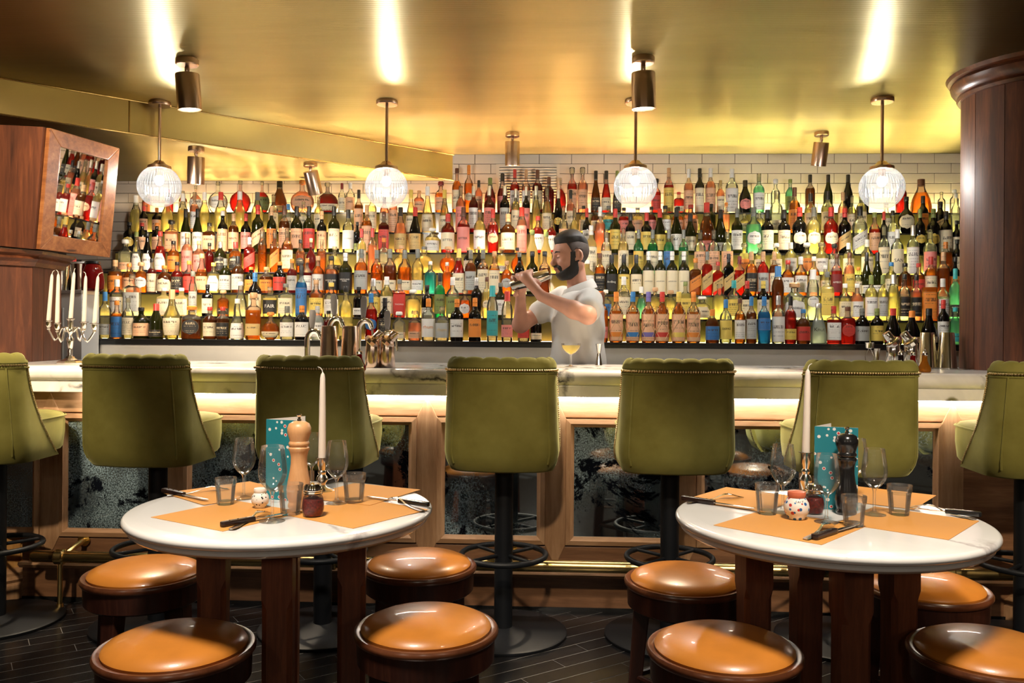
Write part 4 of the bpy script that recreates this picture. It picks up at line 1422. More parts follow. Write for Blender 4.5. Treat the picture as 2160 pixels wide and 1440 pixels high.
T3 = """265 505 29 j c wS pb|288 489 20 u c e- wS|311 489 20 u k k- wS|338 488 23 u r r- wS|366 508 24 s o k- or|395 492 23 s p p- nR|420 508 24 s p p- nR|442 512 18 s m k- -|465 510 26 j d sL kA|497 510 27 j a rL kA|527 500 23 q r wL rD|554 484 19 t a cL -|580 485 20 q a cL oD|606 482 24 s a cL cr|634 505 20 j a k- kO|656 503 22 g m p- -|679 505 20 s a cL -|706 520 32 g y c- kb|763 482 20 s y rL cr|786 481 20 s p rL -|810 502 22 s c o- db|847 518 36 g y p- -|895 520 42 g y g- -|945 520 36 g o pS -|988 522 20 j k p- cr|1010 520 20 g k p- -|1058 521 23 j y pS wb|1091 522 26 g o k- -|1123 485 25 u e e- -|1152 489 25 u e e- -|1247 475 25 s e wL cR|1279 483 22 s c cL cr|1315 481 22 s y cL cr|1347 484 21 s g gL yr|1377 484 22 s g gL cr|1411 484 22 s g gL br|1442 484 20 s g gL er|1477 485 24 s c cL pr|1506 484 24 s c cL pr|1534 484 24 s c cL pr|1570 513 24 j y cS or|1603 514 22 j y cS cr|1637 513 24 j y wS cr|1668 511 24 s y wL gr|1702 512 26 s y wS or|1733 512 26 s y cS wr|1760 514 22 j c kS gr|1790 512 22 s y wL cr|1829 505 24 s y wL cr|1865 475 22 s c cL cR|1893 483 25 s c wL cR=SAN|1926 475 24 s c sL wR|1962 484 26 s c cL nr|1995 510 24 q n oL ob|2019 505 18 s k k- cr"""
T4 = """273 468 24 s k k- yO|300 470 20 s k r- pr|331 470 20 s k o- pr|362 464 26 q p kS pr|392 440 21 u d kL wR|417 440 21 u d kL wR|442 470 26 q n k- pr|470 445 22 s k w- pR|493 450 22 s n pL pr|519 450 21 s k rL nr|544 432 25 s d rL pD|573 435 20 s d pL or|600 433 23 s n nL pr|626 435 25 s d kL pr|652 435 25 s d kL rr|679 445 21 s k pL pr|705 435 25 s d kL cr|735 442 24 s c kL wr=DOLINAY|754 468 14 s k k- eb|774 432 22 s o pL pR|810 446 22 q m n- rr|845 437 26 u p kL dr|876 437 25 u k rL dr|912 481 30 j y wS wr|945 451 29 s r rL cr=BITTER|978 437 27 s r nL nR=BITTER|1012 440 25 s y cL wr|1040 441 24 s r rL pO|1072 451 30 s n pL cr|1101 437 21 t p rL nR|1135 456 25 s r r- wr|1163 462 22 s r cL wr|1189 434 19 s c cL pr|1212 439 19 s y cL wr|1238 439 18 s k rL wr|1266 436 22 s p wL -|1298 440 22 w d rL yr|1330 448 20 w k kL cr|1364 449 23 w k rL yr|1392 440 24 u d rL yr|1427 438 24 u d kL wr|1456 450 25 u d kL cr|1491 427 31 u n rL nb|1520 442 25 u d kL gb|1555 439 23 s d gL wr|1590 437 31 s v gL wO|1619 442 25 w k kL cr|1654 442 25 w k kL cr|1687 437 29 s k rL cO|1717 437 29 s y gL cO|1753 437 29 s r rL cO|1782 439 25 s k rL dD|1814 435 30 s c kL wD|1845 448 22 s r e- pr|1865 446 15 w k rL -|1883 444 21 s c k- wr|1941 440 20 s k eL yO|1969 440 25 s k eL yO|1996 445 24 s k kL cR|2018 465 18 s k k- cr"""
T5 = """257 425 20 s c w- -|284 412 26 u y wL -|302 434 19 s k rL pr|331 438 19 s k oL pr|353 415 26 u y wL -|386 408 24 u y wL -|411 405 20 s p cL wr|431 405 24 u y wL -|466 405 27 u y rL -|506 404 26 u y wL -|543 405 26 u y gL -|577 410 20 s c cL cr|608 430 22 s c bL cr|640 425 18 s c c- cr|672 415 18 s y cL cr|757 400 19 s n kL pR|785 405 20 s y cL cr|811 410 19 s p cL cr|830 405 19 s p cL pR|867 400 23 c y yL cR|902 393 26 c y wL cR|938 400 24 c y yL cR|972 392 21 s p cL nR|999 392 20 w m sL wr|1032 392 22 w m sL nr|1065 392 21 w k sL gr|1088 398 18 s y sL cr|1110 393 16 w k sL nr|1131 392 19 u y sL -|1154 392 20 u y cL cr|1178 400 18 u k sL yO|1204 400 18 s p kL cr|1231 434 17 j y k- cr|1256 438 18 j n k- cr|1284 434 24 j y g- tr|1316 438 22 j r k- nr|1345 436 23 j y g- pr|1374 436 20 j m k- nr|1403 434 26 j y k- wr|1430 436 24 j o k- pr|1457 432 30 j p r- pr|1500 430 20 s d k- -|1532 427 15 s p o- -|1570 450 19 s y c- cr|1602 445 18 s y c- -|1638 402 26 s c cL cb=PASTIS|1676 395 24 s a nL or|1710 408 25 s y kL cr|1746 403 26 s y kL cr|1779 405 21 j p pL cr|1797 412 18 s y cL cr|1816 403 22 s y cL cr|1870 430 20 s c c- cr|1912 415 33 g k k- cO|1947 413 21 w k kL or|1984 425 22 s k kL dD|2016 408 18 s c w- -"""
T6 = """279 405 16 s y w- rr|296 408 16 s p c- or|358 400 16 s r r- -|386 403 17 s o c- cr|413 392 27 f p c- wr|460 383 42 f c c- wO|507 381 44 f r c- -|553 383 32 f r c- er|590 382 34 c n kL db|638 380 50 f p oS pO|692 385 46 f m cS cb|721 386 17 s c mL cr|739 385 20 s c wL pr|884 402 22 s p p- pr|930 383 25 j o mS pr|964 355 20 s o n- cr|989 348 19 s o oL cO|1010 380 16 s p kL pr|1034 375 23 u m eL rr|1060 366 22 u m kL nr|1086 357 20 s r rL wr|1110 357 18 s p pL wr|1134 358 22 s m nL cr|1158 373 22 s m nL -|1183 375 23 f r cL -|1207 353 21 s r cS pr|1229 353 21 s p cS pr|1257 360 21 c n kL kr|1279 360 22 c r kL cr|1302 360 19 c d eL kr|1384 377 20 s r kS rr|1411 354 21 s r pL yR|1432 405 20 q r r- cb|1453 356 20 s p wL pr|1476 355 20 s k kL cR|1499 355 22 s p wL pR|1520 380 17 s p dL cr|1544 356 26 s c wL wR|1572 380 25 u k kL nO|1601 366 23 s v cL wr|1636 378 19 s c wS -|1667 378 20 j v e- er|1709 368 20 s n kL -|1747 368 19 u d kL -|1789 368 20 u k kL -|1823 370 20 u k kL -|1901 378 22 s r kL -|1943 378 42 c o nL -|1986 405 15 s c c- -|2013 400 17 s c wS -"""

GLASS = {'c': ('clear', (.80, .84, .72), .16), 'y': ('pale yellow', (.82, .74, .30), .34), 'a': ('amber', (.56, .17, .02), .40), 'o': ('orange', (.74, .22, .02), .42),
         'r': ('red', (.45, .022, .015), .52), 'p': ('peach pink', (.82, .36, .20), .48), 'k': ('black', (.010, .009, .009), .97), 'g': ('bright green', (.02, .36, .13), .60),
         'd': ('dark olive', (.040, .046, .008), .88), 'm': ('maroon', (.20, .012, .012), .84), 'b': ('blue', (.04, .26, .62), .62), 't': ('turquoise', (.06, .55, .55), .55),
         'v': ('mint green', (.22, .66, .42), .50), 'f': ('frosted', (.62, .70, .70), .72), 'e': ('opaque cream', (.85, .72, .30), .92), 'n': ('brown', (.20, .058, .012), .66)}
COLS = {'w': ('white', (.86, .82, .74)), 'c': ('cream', (.84, .72, .48)), 'o': ('orange', (.80, .26, .04)), 'p': ('peach', (.82, .46, .26)), 'y': ('yellow', (.82, .60, .12)),
        'k': ('black', (.015, .014, .013)), 'r': ('red', (.62, .05, .035)), 'b': ('blue', (.04, .17, .42)), 'g': ('grey', (.46, .46, .42)), 't': ('teal', (.05, .42, .42)),
        'e': ('olive green', (.22, .26, .07)), 'n': ('pink', (.82, .26, .22)), 'd': ('gold', (.62, .42, .15)), 'm': ('dark red', (.22, .02, .02)), 's': ('silver', (.72, .70, .66)),
        'l': ('pale grey', (.55, .53, .50)), 'v': ('violet', (.20, .16, .42))}
CAPC = dict(COLS)
CAPC['g'] = ('dark grey', (.18, .18, .15)); CAPC['c'] = ('clear', (.80, .74, .58)); CAPC['n'] = ('brown', (.14, .05, .025)); CAPC['p'] = ('cork', (.66, .38, .18)); CAPC['b'] = ('blue', (.05, .22, .50))
SHAPES = {
    's': ('bottle', 2.0, 1.0, [(0, .92), (.012, 1), (.57, 1), (.62, .95), (.67, .78), (.71, .52), (.75, .37), (.80, .34), (1, .33)], .56),
    'w': ('wine bottle', 2.0, 1.0, [(0, .93), (.012, 1), (.60, 1), (.65, .90), (.69, .62), (.73, .43), (.80, .37), (1, .35)], .58),
    'u': ('sloping bottle', 2.0, 1.0, [(0, .93), (.012, 1), (.44, 1), (.52, .92), (.60, .76), (.68, .55), (.76, .41), (.85, .36), (1, .34)], .46),
    'q': ('square bottle', 5.0, .85, [(0, .94), (.012, 1), (.62, 1), (.67, .93), (.71, .60), (.74, .38), (.80, .34), (1, .33)], .61),
    'f': ('flat decanter', 2.0, .46, [(0, .50), (.02, .56), (.10, .80), (.20, .94), (.32, 1), (.44, .95), (.54, .80), (.62, .52), (.68, .24), (.73, .18), (1, .17)], .56),
    'g': ('globe bottle', 2.0, .9, [(0, .45), (.02, .52), (.12, .84), (.22, .97), (.34, 1), (.46, .93), (.56, .72), (.63, .42), (.68, .28), (1, .25)], .54),
    'c': ('conical bottle', 2.0, 1.0, [(0, .93), (.012, 1), (.22, .99), (.42, .84), (.56, .64), (.67, .45), (.75, .36), (1, .32)], .40),
    'h': ('vase bottle', 2.0, 1.0, [(0, .70), (.02, .78), (.20, .95), (.36, 1), (.48, .90), (.58, .62), (.68, .42), (.80, .34), (1, .30)], .46),
    'j': ('squat bottle', 2.0, 1.0, [(0, .93), (.02, 1), (.55, 1), (.62, .93), (.69, .68), (.74, .42), (.78, .33), (1, .32)], .54),
    't': ('slim bottle', 2.0, 1.0, [(0, .93), (.01, 1), (.62, 1), (.70, .86), (.77, .62), (.83, .48), (1, .45)], .60),
    'x': ('gift tin', 7.0, .9, [(0, 1), (.90, 1), (.902, 1.03), (.985, 1.03), (1, .98)], .86),
}
NAME = {'wine bottle': 'wine_bottle', 'flat decanter': 'decanter', 'globe bottle': 'decanter', 'gift tin': 'gift_tin'}
STYLES = {'r': (.16, .92), 'R': (.05, 1.0), 'b': (.14, .55), 't': (.5, .95), 'O': (.22, .98), 'A': (.10, .98), 'D': (.30, .80), 'S': (.12, 1.0)}
TIER_WORDS = ['lowest step', 'second lowest step', 'third lowest step', 'middle step', 'third highest step', 'second highest step', 'top step']


def prof_r(prof, t):
    for (t0, r0), (t1, r1) in zip(prof, prof[1:]):
        if t <= t1:
            return r0 + (r1 - r0) * (t - t0) / max(1e-9, t1 - t0)
    return prof[-1][1]


def label_mesh(style, prof, h, R, n, ys, z_top_frac):
    """printed sheet wrapped on the front of the body; returns mesh and its centre height"""
    lo, hi = STYLES[style]
    t0, t1 = lo * z_top_frac, hi * z_top_frac
    if style == 'O':
        c, hh = (t0 + t1) / 2, (t1 - t0) / 2
        hh = min(hh, R * .92 / h)
        t0, t1 = c - hh, c + hh
    NU, NV = 10, (8 if style in 'OAS' else 5)
    amax = R_(76)
    if n > 2:
        amax = R_(58)
    verts, uvs = [], []
    for j in range(NV + 1):
        s = j / NV
        k = 1.0
        sh = 0.0
        if style == 'O':
            k = max(.02, math.sqrt(max(0, 1 - (2 * s - 1) ** 2))) * .80
        elif style == 'A':
            k = 1.0 if s < .6 else max(.05, math.sqrt(max(0, 1 - ((s - .6) / .4) ** 2)))
            k *= .95
        elif style == 'S':
            k = .55 + .45 * math.sin(PI * min(1, s * 1.15)) if s < .95 else .45
        for i in range(NU + 1):
            u = i / NU
            if style == 'D':
                sh = (u - .5) * .22
            t = t0 + (t1 - t0) * s + sh
            a = (u - .5) * 2 * amax * k
            ca, sa = math.sin(a), -math.cos(a)
            q = 1.0 if n == 2 else 1.0 / ((abs(ca) ** n + abs(sa) ** n) ** (1.0 / n))
            r = prof_r(prof, min(.97, max(0, t))) * R * q + .0009
            verts.append((r * ca, r * sa * ys, t * h))
            uvs.append((u, s))
    faces = [(j * (NU + 1) + i, j * (NU + 1) + i + 1, (j + 1) * (NU + 1) + i + 1, (j + 1) * (NU + 1) + i) for j in range(NV) for i in range(NU)]
    me = bpy.data.meshes.new('label')
    me.from_pydata(verts, [], faces)
    uv = me.uv_layers.new(name='UVMap')
    for lp in me.loops:
        uv.data[lp.index].uv = uvs[lp.vertex_index]
    me.shade_smooth()
    me.materials.append(M['label'])
    return me, (t0 + t1) / 2 * h


def build_bottle(loc, h, w, shape, glass, cap, lab, word, rz, ink):
    word_, n, ys, prof, ztf = SHAPES[shape]
    nm = NAME.get(word_, 'liquor_bottle')
    root = empty(nm, loc, rz)
    R = w / 2
    cstyle = cap[1:]
    if shape == 'x':
        top = 1.0
        body = MB().lathe([(r * R, t * h) for t, r in prof], seg=28, n=n, ys=ys)
    else:
        top = .90 if cstyle != 'S' else .86
        if cstyle == '-':
            top = .89
        pr = [(r * R, t * h) for t, r in prof if t < top] + [(prof_r(prof, top) * R, top * h)]
        if shape in 'sjq' and h > .2:
            pr[-1:] = [(prof_r(prof, top) * R, (top - .03) * h), (prof_r(prof, top) * R + .0016, (top - .022) * h), (prof_r(prof, top) * R + .0016, top * h)]
        body = MB().lathe(pr, seg=20 if n == 2 else 28, n=n, ys=ys if shape != 'f' else ys)
    b = body.build('body', M['bottle'], root, fix=False, angle=45)
    gname, gcol, ga = GLASS[glass]
    jit = random.uniform(.85, 1.15)
    b.color = (min(1, gcol[0] * jit), min(1, gcol[1] * jit), min(1, gcol[2] * jit), ga)
    if shape == 'x':
        b.color = (*gcol, 1.0)
    else:
        cn, cc = CAPC[cap[0]]
        rt = prof_r(prof, .95) * R
        ny = ys if shape != 'f' else 1.0
        mb = MB()
        if cstyle == 'L':
            z0 = .80 * h
            mb.lathe([(prof_r(prof, .80) * R + .0016, z0), (rt + .0018, z0 + .03 * h), (rt + .0018, h - .006), (rt + .0004, h - .001), (.001, h)], seg=16)
        elif cstyle == 'S':
            z0 = top * h
            mb.lathe([(rt * .8, z0 - .002), (rt * .8, z0 + .015 * h), (rt * 1.55, z0 + .02 * h), (rt * 1.62, z0 + .05 * h), (rt * 1.6, h - .006), (rt * 1.25, h), (.001, h)], seg=16)
        else:
            z0 = (top - .005) * h
            mb.lathe([(rt + .0022, z0), (rt + .0026, z0 + .002), (rt + .0024, h - .002), (rt + .001, h), (.001, h)], seg=16)
        c = mb.build('cap', M['cap'], root, fix=False, angle=45)
        c.color = (*cc, 0.15 if cap[0] in 's' else 1.0)
        if cap[0] == 'c':
            c.data.materials[0] = M['bottle']
            c.color = (.82, .76, .56, .45)
    zc = h * .35
    if lab != '-':
        me, zc = label_mesh(lab[1], prof, h, R, n, ys, ztf)
        lo = bpy.data.objects.new('label', me)
        C.objects.link(lo)
        lo.parent = root
        j = random.uniform(.92, 1.08)
        lc = COLS[lab[0]][1]
        lo.color = (*[min(.9, x * j) for x in lc], 1)
        if word:
            me.materials[0] = M['label_plain']
        if lab[1] == 'R' and glass == 'a' and lab[0] == 'p':
            # the coloured strip at the foot of the label and the raffia net of the six alike rums
            bm_ = MB()
            cc = CAPC[cap[0]][1]
            seg = [(-.95 + 1.9 * i / 10) for i in range(11)]
            rows = [[((R + .0014) * math.sin(a * 1.3), -(R + .0014) * math.cos(a * 1.3), z * h) for a in seg] for z in (.11, .20)]
            s_ = bm_.grid(rows).build('label_strip', M['cap'], root, fix=False)
            s_.color = (*cc, 1)
            net = MB()
            for sgn in (1, -1):
                for ph in (0, PI / 3 * 2, PI / 3 * 4):
                    net.tube([((prof_r(prof, t) * R + .002) * math.sin(ph + sgn * t * 5), -(prof_r(prof, t) * R + .002) * math.cos(ph + sgn * t * 5), t * h) for t in [.03 + .65 * q / 14 for q in range(15)]], .0013, 5)
            net.build('raffia_net', M['raffia'], root)
    if word:
        tx = word.replace('_', '\n')
        lettering(tx, R * 1.45, R if n == 2 else R * ys, zc + (.0 if lab == '-' else .02 * h), ink, root, .0024, flat=(n != 2), max_h=.030)
    return root, nm, word_, gname


def parse(s):
    out = []
    for e in s.split('|'):
        e, _, word = e.partition('=')
        x, top, w, sh, g, c, l = e.split()
        out.append([float(x), float(top), float(w), sh, g, c, l, word])
    return out


ALL = []
for ti, src in enumerate((T0, T1, T2, T3, T4, T5, T6)):
    rows = sorted(parse(src), key=lambda r: r[0])
    Y, Z = TY[ti], TZ[ti]
    items = []
    for r in rows:
        x = at(r[0], r[1], Y).x
        h = at(r[0], r[1], Y).z - Z
        w = r[2] / FPX * (Y - .02)
        items.append([x, h, w, r])
    # neighbours may not stand in one another: slim them a little, then nudge
    for _ in range(60):
        for a, b in zip(items, items[1:]):
            ov = (a[2] + b[2]) / 2 + .0015 - (b[0] - a[0])
            if ov > 0:
                if a[2] > .040: a[2] -= ov * .2
                if b[2] > .040: b[2] -= ov * .2
                a[0] -= ov * .18
                b[0] += ov * .18
    for k, (x, h, w, r) in enumerate(items):
        h = max(.10, min(.40, h))
        x = max(SX[0] + .03, x)
        gl = r[4]
        ink = 'w' if (r[6][0] in 'kmrb' or (r[6] == '-' and gl in 'kdm')) else 'k'
        if r[7] == 'rhum' : ink = 'o' if r[6][0] == 'w' else 'g'
        root, nm, sw_, gname = build_bottle((x, Y, Z), h, w, r[3], gl, r[5], r[6], r[7], random.uniform(-.08, .08) - x * .07, ink)
        ALL.append(dict(o=root, tier=ti, k=k, n=len(items), shape=sw_, glass=gname, cap=r[5], lab=r[6], h=h, x=x, name=nm))

# labels that single each bottle out
LSTY = {'r': 'label', 'R': 'tall label', 'b': 'low label', 't': 'upper label', 'O': 'round label', 'A': 'arched label', 'D': 'slanted label', 'S': 'pointed label'}
CSTY = {'-': 'cap', 'L': 'capsule', 'S': 'stopper'}


def look(d):
    s = d['glass'] + ' ' + d['shape']
    if d['shape'] == 'gift tin':
        return 'orange gift tin'
    lb = '' if d['lab'] == '-' else COLS[d['lab'][0]][0] + ' ' + LSTY[d['lab'][1]]
    cp = CAPC[d['cap'][0]][0] + ' ' + CSTY[d['cap'][1]]
    return s + ' with ' + (lb + ' and ' if lb else '') + cp


def short(d):
    if d['shape'] == 'gift tin':
        return 'orange gift tin'
    s = d['glass'].replace('peach pink', 'pink').replace('bright ', '').replace('opaque ', '').replace('pale ', '').replace('dark ', '') + ' ' + d['shape'].split()[-1]
    return s


cnt, cnt_t = {}, {}
for d in ALL:
    d['look'] = look(d)
    cnt[d['look']] = cnt.get(d['look'], 0) + 1
    cnt_t[(d['look'], d['tier'])] = cnt_t.get((d['look'], d['tier']), 0) + 1
ORD = ['first', 'second', 'third', 'fourth', 'fifth', 'sixth', 'seventh', 'eighth', 'ninth', 'tenth']
seen = {}
used = set()
by = {(d['tier'], d['k']): d for d in ALL}
for d in ALL:
    t = TIER_WORDS[d['tier']]
    if cnt[d['look']] == 1 or cnt_t[(d['look'], d['tier'])] == 1:
        lab = d['look'] + ' on the ' + t
    else:
        key = (d['look'], d['tier'])
        m = seen[key] = seen.get(key, 0) + 1
        nb = by.get((d['tier'], d['k'] - 1)) if d['k'] > 0 else None
        lab = None
        if nb is not None and nb['look'] != d['look']:
            lab = d['look'] + ', ' + t.replace(' step', '') + ' step, right of ' + short(nb)
        if lab is None or lab in used or len(lab.split()) > 16:
            lab = d['look'] + ', ' + ORD[m - 1] + ' such on the ' + t
    words_ = lab.split()
    if len(words_) > 16:
        lab = lab.replace(' on the ', ', ').replace(' and ', ', ')
    used.add(lab)
    tag(d['o'], lab, 'bottle' if d['name'] != 'gift_tin' else 'tin', 'bottles on the ' + t)
# ------------------------------------------------------------------ the bartender
def surface_nets(fn, lo, hi, step):
    """mesh of the zero level of a distance function sampled on a grid"""
    lo, hi = np.array(lo, float), np.array(hi, float)
    n = np.ceil((hi - lo) / step).astype(int) + 1
    ax = [lo[i] + step * np.arange(n[i]) for i in range(3)]
    X, Y, Z = np.meshgrid(*ax, indexing='ij')
    D = fn(np.stack([X.ravel(), Y.ravel(), Z.ravel()], 1)).reshape(n)
    S = D < 0
    cells = n - 1
    cnt = np.zeros(cells); acc = np.zeros((*cells, 3))
    corner = lambda a, i, j, k: a[i:i + cells[0], j:j + cells[1], k:k + cells[2]]
    E = [((0, 0, 0), (1, 0, 0)), ((0, 1, 0), (1, 1, 0)), ((0, 0, 1), (1, 0, 1)), ((0, 1, 1), (1, 1, 1)), ((0, 0, 0), (0, 1, 0)), ((1, 0, 0), (1, 1, 0)), ((0, 0, 1), (0, 1, 1)), ((1, 0, 1), (1, 1, 1)), ((0, 0, 0), (0, 0, 1)), ((1, 0, 0), (1, 0, 1)), ((0, 1, 0), (0, 1, 1)), ((1, 1, 0), (1, 1, 1))]
    for a, b in E:
        da, db = corner(D, *a), corner(D, *b)
        m = (da < 0) != (db < 0)
        t = np.where(m, da / np.where(m, da - db, 1), 0)
        for i in range(3):
            acc[..., i] += np.where(m, a[i] + t * (b[i] - a[i]), 0)
        cnt += m
    act = cnt > 0
    idx = -np.ones(cells, int)
    idx[act] = np.arange(act.sum())
    base = np.stack(np.nonzero(act), 1)
    V = lo + (base + acc[act] / cnt[act][:, None]) * step
    F = []
    for axis in range(3):
        o1, o2 = [(1, 2), (2, 0), (0, 1)][axis]
        sl = [slice(1, cells[i]) for i in range(3)]
        sl[axis] = slice(0, cells[axis])
        a = S[tuple(sl)]
        sl2 = list(sl); sl2[axis] = slice(1, cells[axis] + 1)
        b = S[tuple(sl2)]
        P = np.stack(np.nonzero(a != b), 1)
        P[:, o1] += 1; P[:, o2] += 1
        flip = a[a != b]

        def cid(d1, d2):
            q = P.copy(); q[:, o1] -= d1; q[:, o2] -= d2
            return idx[q[:, 0], q[:, 1], q[:, 2]]
        q = np.stack([cid(1, 1), cid(0, 1), cid(0, 0), cid(1, 0)], 1)
        q[~flip] = q[~flip][:, ::-1]
        F.append(q)
    F = np.concatenate(F)
    return V, F[(F >= 0).all(1)]


def d_cap(P, a, b, ra, rb):
    a, b = np.array(a, float), np.array(b, float)
    ab = b - a
    t = np.clip((P - a) @ ab / (ab @ ab), 0, 1)
    q = P - a - t[:, None] * ab
    return np.sqrt(np.einsum('ij,ij->i', q, q)) - (ra + (rb - ra) * t)


def d_ell(P, c, r, R=None):
    q = P - np.array(c, float)
    if R is not None:
        q = q @ np.array(R)
    r = np.array(r, float)
    k0 = np.linalg.norm(q / r, axis=1)
    k1 = np.linalg.norm(q / (r * r), axis=1)
    return k0 * (k0 - 1) / np.maximum(k1, 1e-9)


def local(P, c, r, fn):
    """evaluate fn only within a box round c; far away anything large will do"""
    m = (np.abs(P - np.array(c, float)) < r).all(1)
    out = np.full(len(P), .5)
    if m.any():
        out[m] = fn(P[m])
    return out


def smin(a, b, k):
    h = np.clip(.5 + .5 * (b - a) / k, 0, 1)
    return b + (a - b) * h - k * h * (1 - h)


def union(ds, k):
    r = ds[0]
    for d in ds[1:]:
        r = smin(r, d, k)
    return r


def sdf_obj(name, fn, lo, hi, step, mat, parent, smooth=2):
    V, F = surface_nets(fn, lo, hi, step)
    me = bpy.data.meshes.new(name)
    me.from_pydata(V.tolist(), [], F.tolist())
    bm = bmesh.new(); bm.from_mesh(me)
    for _ in range(smooth):
        bmesh.ops.smooth_vert(bm, verts=bm.verts, factor=.5, use_axis_x=True, use_axis_y=True, use_axis_z=True)
    bmesh.ops.recalc_face_normals(bm, faces=bm.faces)
    bm.to_mesh(me); bm.free()
    me.shade_smooth()
    me.materials.append(mat)
    o = bpy.data.objects.new(name, me)
    C.objects.link(o)
    o.parent = parent
    return o


PY = 4.72
pc = at(1212, 700, PY)
man = empty('bartender', (pc.x, PY, 0), 0, 'bearded person in a white short-sleeved shirt shaking a cocktail behind the bar', 'person')


def J(u, v, y):
    q = at(u, v, y)
    return (q.x - pc.x, q.y - PY, q.z)


# head frame: faces -X, turned a little towards the viewer and tipped down
HC = np.array(J(1203, 540, 4.70))
hr = Matrix.Rotation(R_(22), 3, 'Z') @ Matrix.Rotation(R_(-9), 3, 'Y')
HR = np.array(hr)            # columns: local axes in root space (local -X is the face)


def hl(p):
    return tuple(HC + HR @ np.array(p, float))


def head_parts(P):
    ds = [d_ell(P, hl((.012, 0, .030)), (.098, .076, .092), HR),      # skull
          d_ell(P, hl((-.025, 0, -.022)), (.066, .062, .085), HR),     # face
          d_ell(P, hl((-.048, 0, -.078)), (.034, .040, .030), HR)]     # chin
    h = union(ds, .035)
    h = smin(h, d_cap(P, hl((.03, .045, -.055)), hl((-.045, .022, -.090)), .020, .018), .03)
    h = smin(h, d_cap(P, hl((.03, -.045, -.055)), hl((-.045, -.022, -.090)), .020, .018), .03)
    h = smin(h, d_ell(P, hl((-.078, 0, .024)), (.020, .052, .014), HR), .02)             # brow
    for s in (-1, 1):
        h = -smin(-h, d_ell(P, hl((-.094, s * .031, .006)), (.016, .017, .011), HR), .014)   # sockets
        h = smin(h, d_ell(P, hl((-.077, s * .031, .004)), (.0125, .0145, .0105), HR), .005)   # lids
        h = smin(h, d_ell(P, hl((-.068, s * .042, -.026)), (.018, .016, .016), HR), .02)      # cheekbones
        ear = d_ell(P, hl((.018, s * .083, -.004)), (.021, .011, .034), np.array(hr @ Matrix.Rotation(s * .35, 3, 'Z')))
        ear = np.maximum(ear, -d_ell(P, hl((.012, s * .088, .0)), (.011, .007, .020), HR))
        h = smin(h, ear, .008)
    nose = d_cap(P, hl((-.088, 0, .012)), hl((-.113, 0, -.026)), .0075, .0115)
    nose = smin(nose, d_ell(P, hl((-.106, .0, -.031)), (.012, .017, .008), HR), .008)
    h = smin(h, nose, .012)
    h = smin(h, d_ell(P, hl((-.093, 0, -.055)), (.011, .022, .0055), HR), .008)         # lips
    h = smin(h, d_ell(P, hl((-.090, 0, -.066)), (.011, .019, .0055), HR), .008)
    return h


NECK0 = np.array(J(1222, 622, 4.735))
NSH, FSH = np.array(J(1244, 634, 4.56)), np.array(J(1188, 628, 4.88))
NEL, NWR, NHA = np.array(J(1240, 666, 4.33)), np.array(J(1142, 624, 4.44)), np.array(J(1116, 606, 4.45))
FEL, FWR, FHA = np.array(J(1098, 684, 4.80)), np.array(J(1098, 628, 4.66)), np.array(J(1108, 604, 4.60))
SA, SB = np.array(J(1078, 604, 4.53)), np.array(J(1158, 577, 4.53))
SH_AX = (SB - SA) / np.linalg.norm(SB - SA)
E1 = np.cross(SH_AX, (0, 0, 1)); E1 /= np.linalg.norm(E1)
if E1[1] > 0: E1 = -E1                 # E1 looks at the viewer
E2 = np.cross(SH_AX, E1)
if E2[2] < 0: E2 = -E2                 # E2 looks up


def on_shaker(s, phi, r):
    c = SA + (SB - SA) * s
    return c + (E1 * math.cos(phi) + E2 * math.sin(phi)) * r


def finger(P, pts, r0, r1):
    n = len(pts) - 1
    ds = [d_cap(P, pts[i], pts[i + 1], r0 + (r1 - r0) * i / n, r0 + (r1 - r0) * (i + 1) / n) for i in range(n)]
    return union(ds, .004)


RS = .036


def hand(P, near):
    ds = []
    if near:      # palm on the viewer's side of the shaker, fingers going over and round its far side
        kn = [(.24, .95), (.36, 1.05), (.48, 1.05), (.60, .95)]
        wr, ph = NWR, 1
        palm_c = on_shaker(.42, .25, RS + .026)
        thumb = [on_shaker(.62, -.2, RS + .022), on_shaker(.70, -.75, RS + .014), on_shaker(.64, -1.25, RS + .010)]
    else:
        kn = [(.10, 2.25), (.22, 2.1), (.34, 2.1), (.46, 2.2)]
        wr, ph = FWR, -1
        palm_c = on_shaker(.22, 3.5, RS + .024)
        thumb = [on_shaker(.06, 4.2, RS + .022), on_shaker(.02, 4.8, RS + .014), on_shaker(.10, 5.3, RS + .010)]
    Rm = np.stack([SH_AX, E1, E2], 1)
    c0 = palm_c
    palm = union([d_cap(P, wr, c0, .026, .030)] + [d_cap(P, c0, on_shaker(s, p, RS + .016), .022, .012) for s, p in kn], .014)
    fl = [.92, 1.0, .95, .78]
    for (s, p), l in zip(kn, fl):
        pts = [on_shaker(s, p, RS + .015), on_shaker(s + .01, p + ph * .62 * l, RS + .011), on_shaker(s + .01, p + ph * 1.15 * l, RS + .008), on_shaker(s + .01, p + ph * 1.6 * l, RS + .007)]
        ds.append(finger(P, pts, .0098, .0072))
    ds.append(finger(P, thumb, .0115, .0085))
    f = ds[0]
    for d in ds[1:]:
        f = np.minimum(f, d)
    return smin(palm, f, .006)


def arms(P, grow=0.0):
    near = union([d_cap(P, NSH, NEL, .054 + grow, .041 + grow), d_cap(P, NEL, NEL + (NWR - NEL) * .3, .040 + grow, .043 + grow), d_cap(P, NEL + (NWR - NEL) * .3, NWR, .043 + grow, .028 + grow)], .025)
    far = union([d_cap(P, FSH, FEL, .054 + grow, .043 + grow), d_cap(P, FEL, FWR, .043 + grow, .027 + grow)], .03)
    return near, far


PEL = np.array((.045, .03, .98))


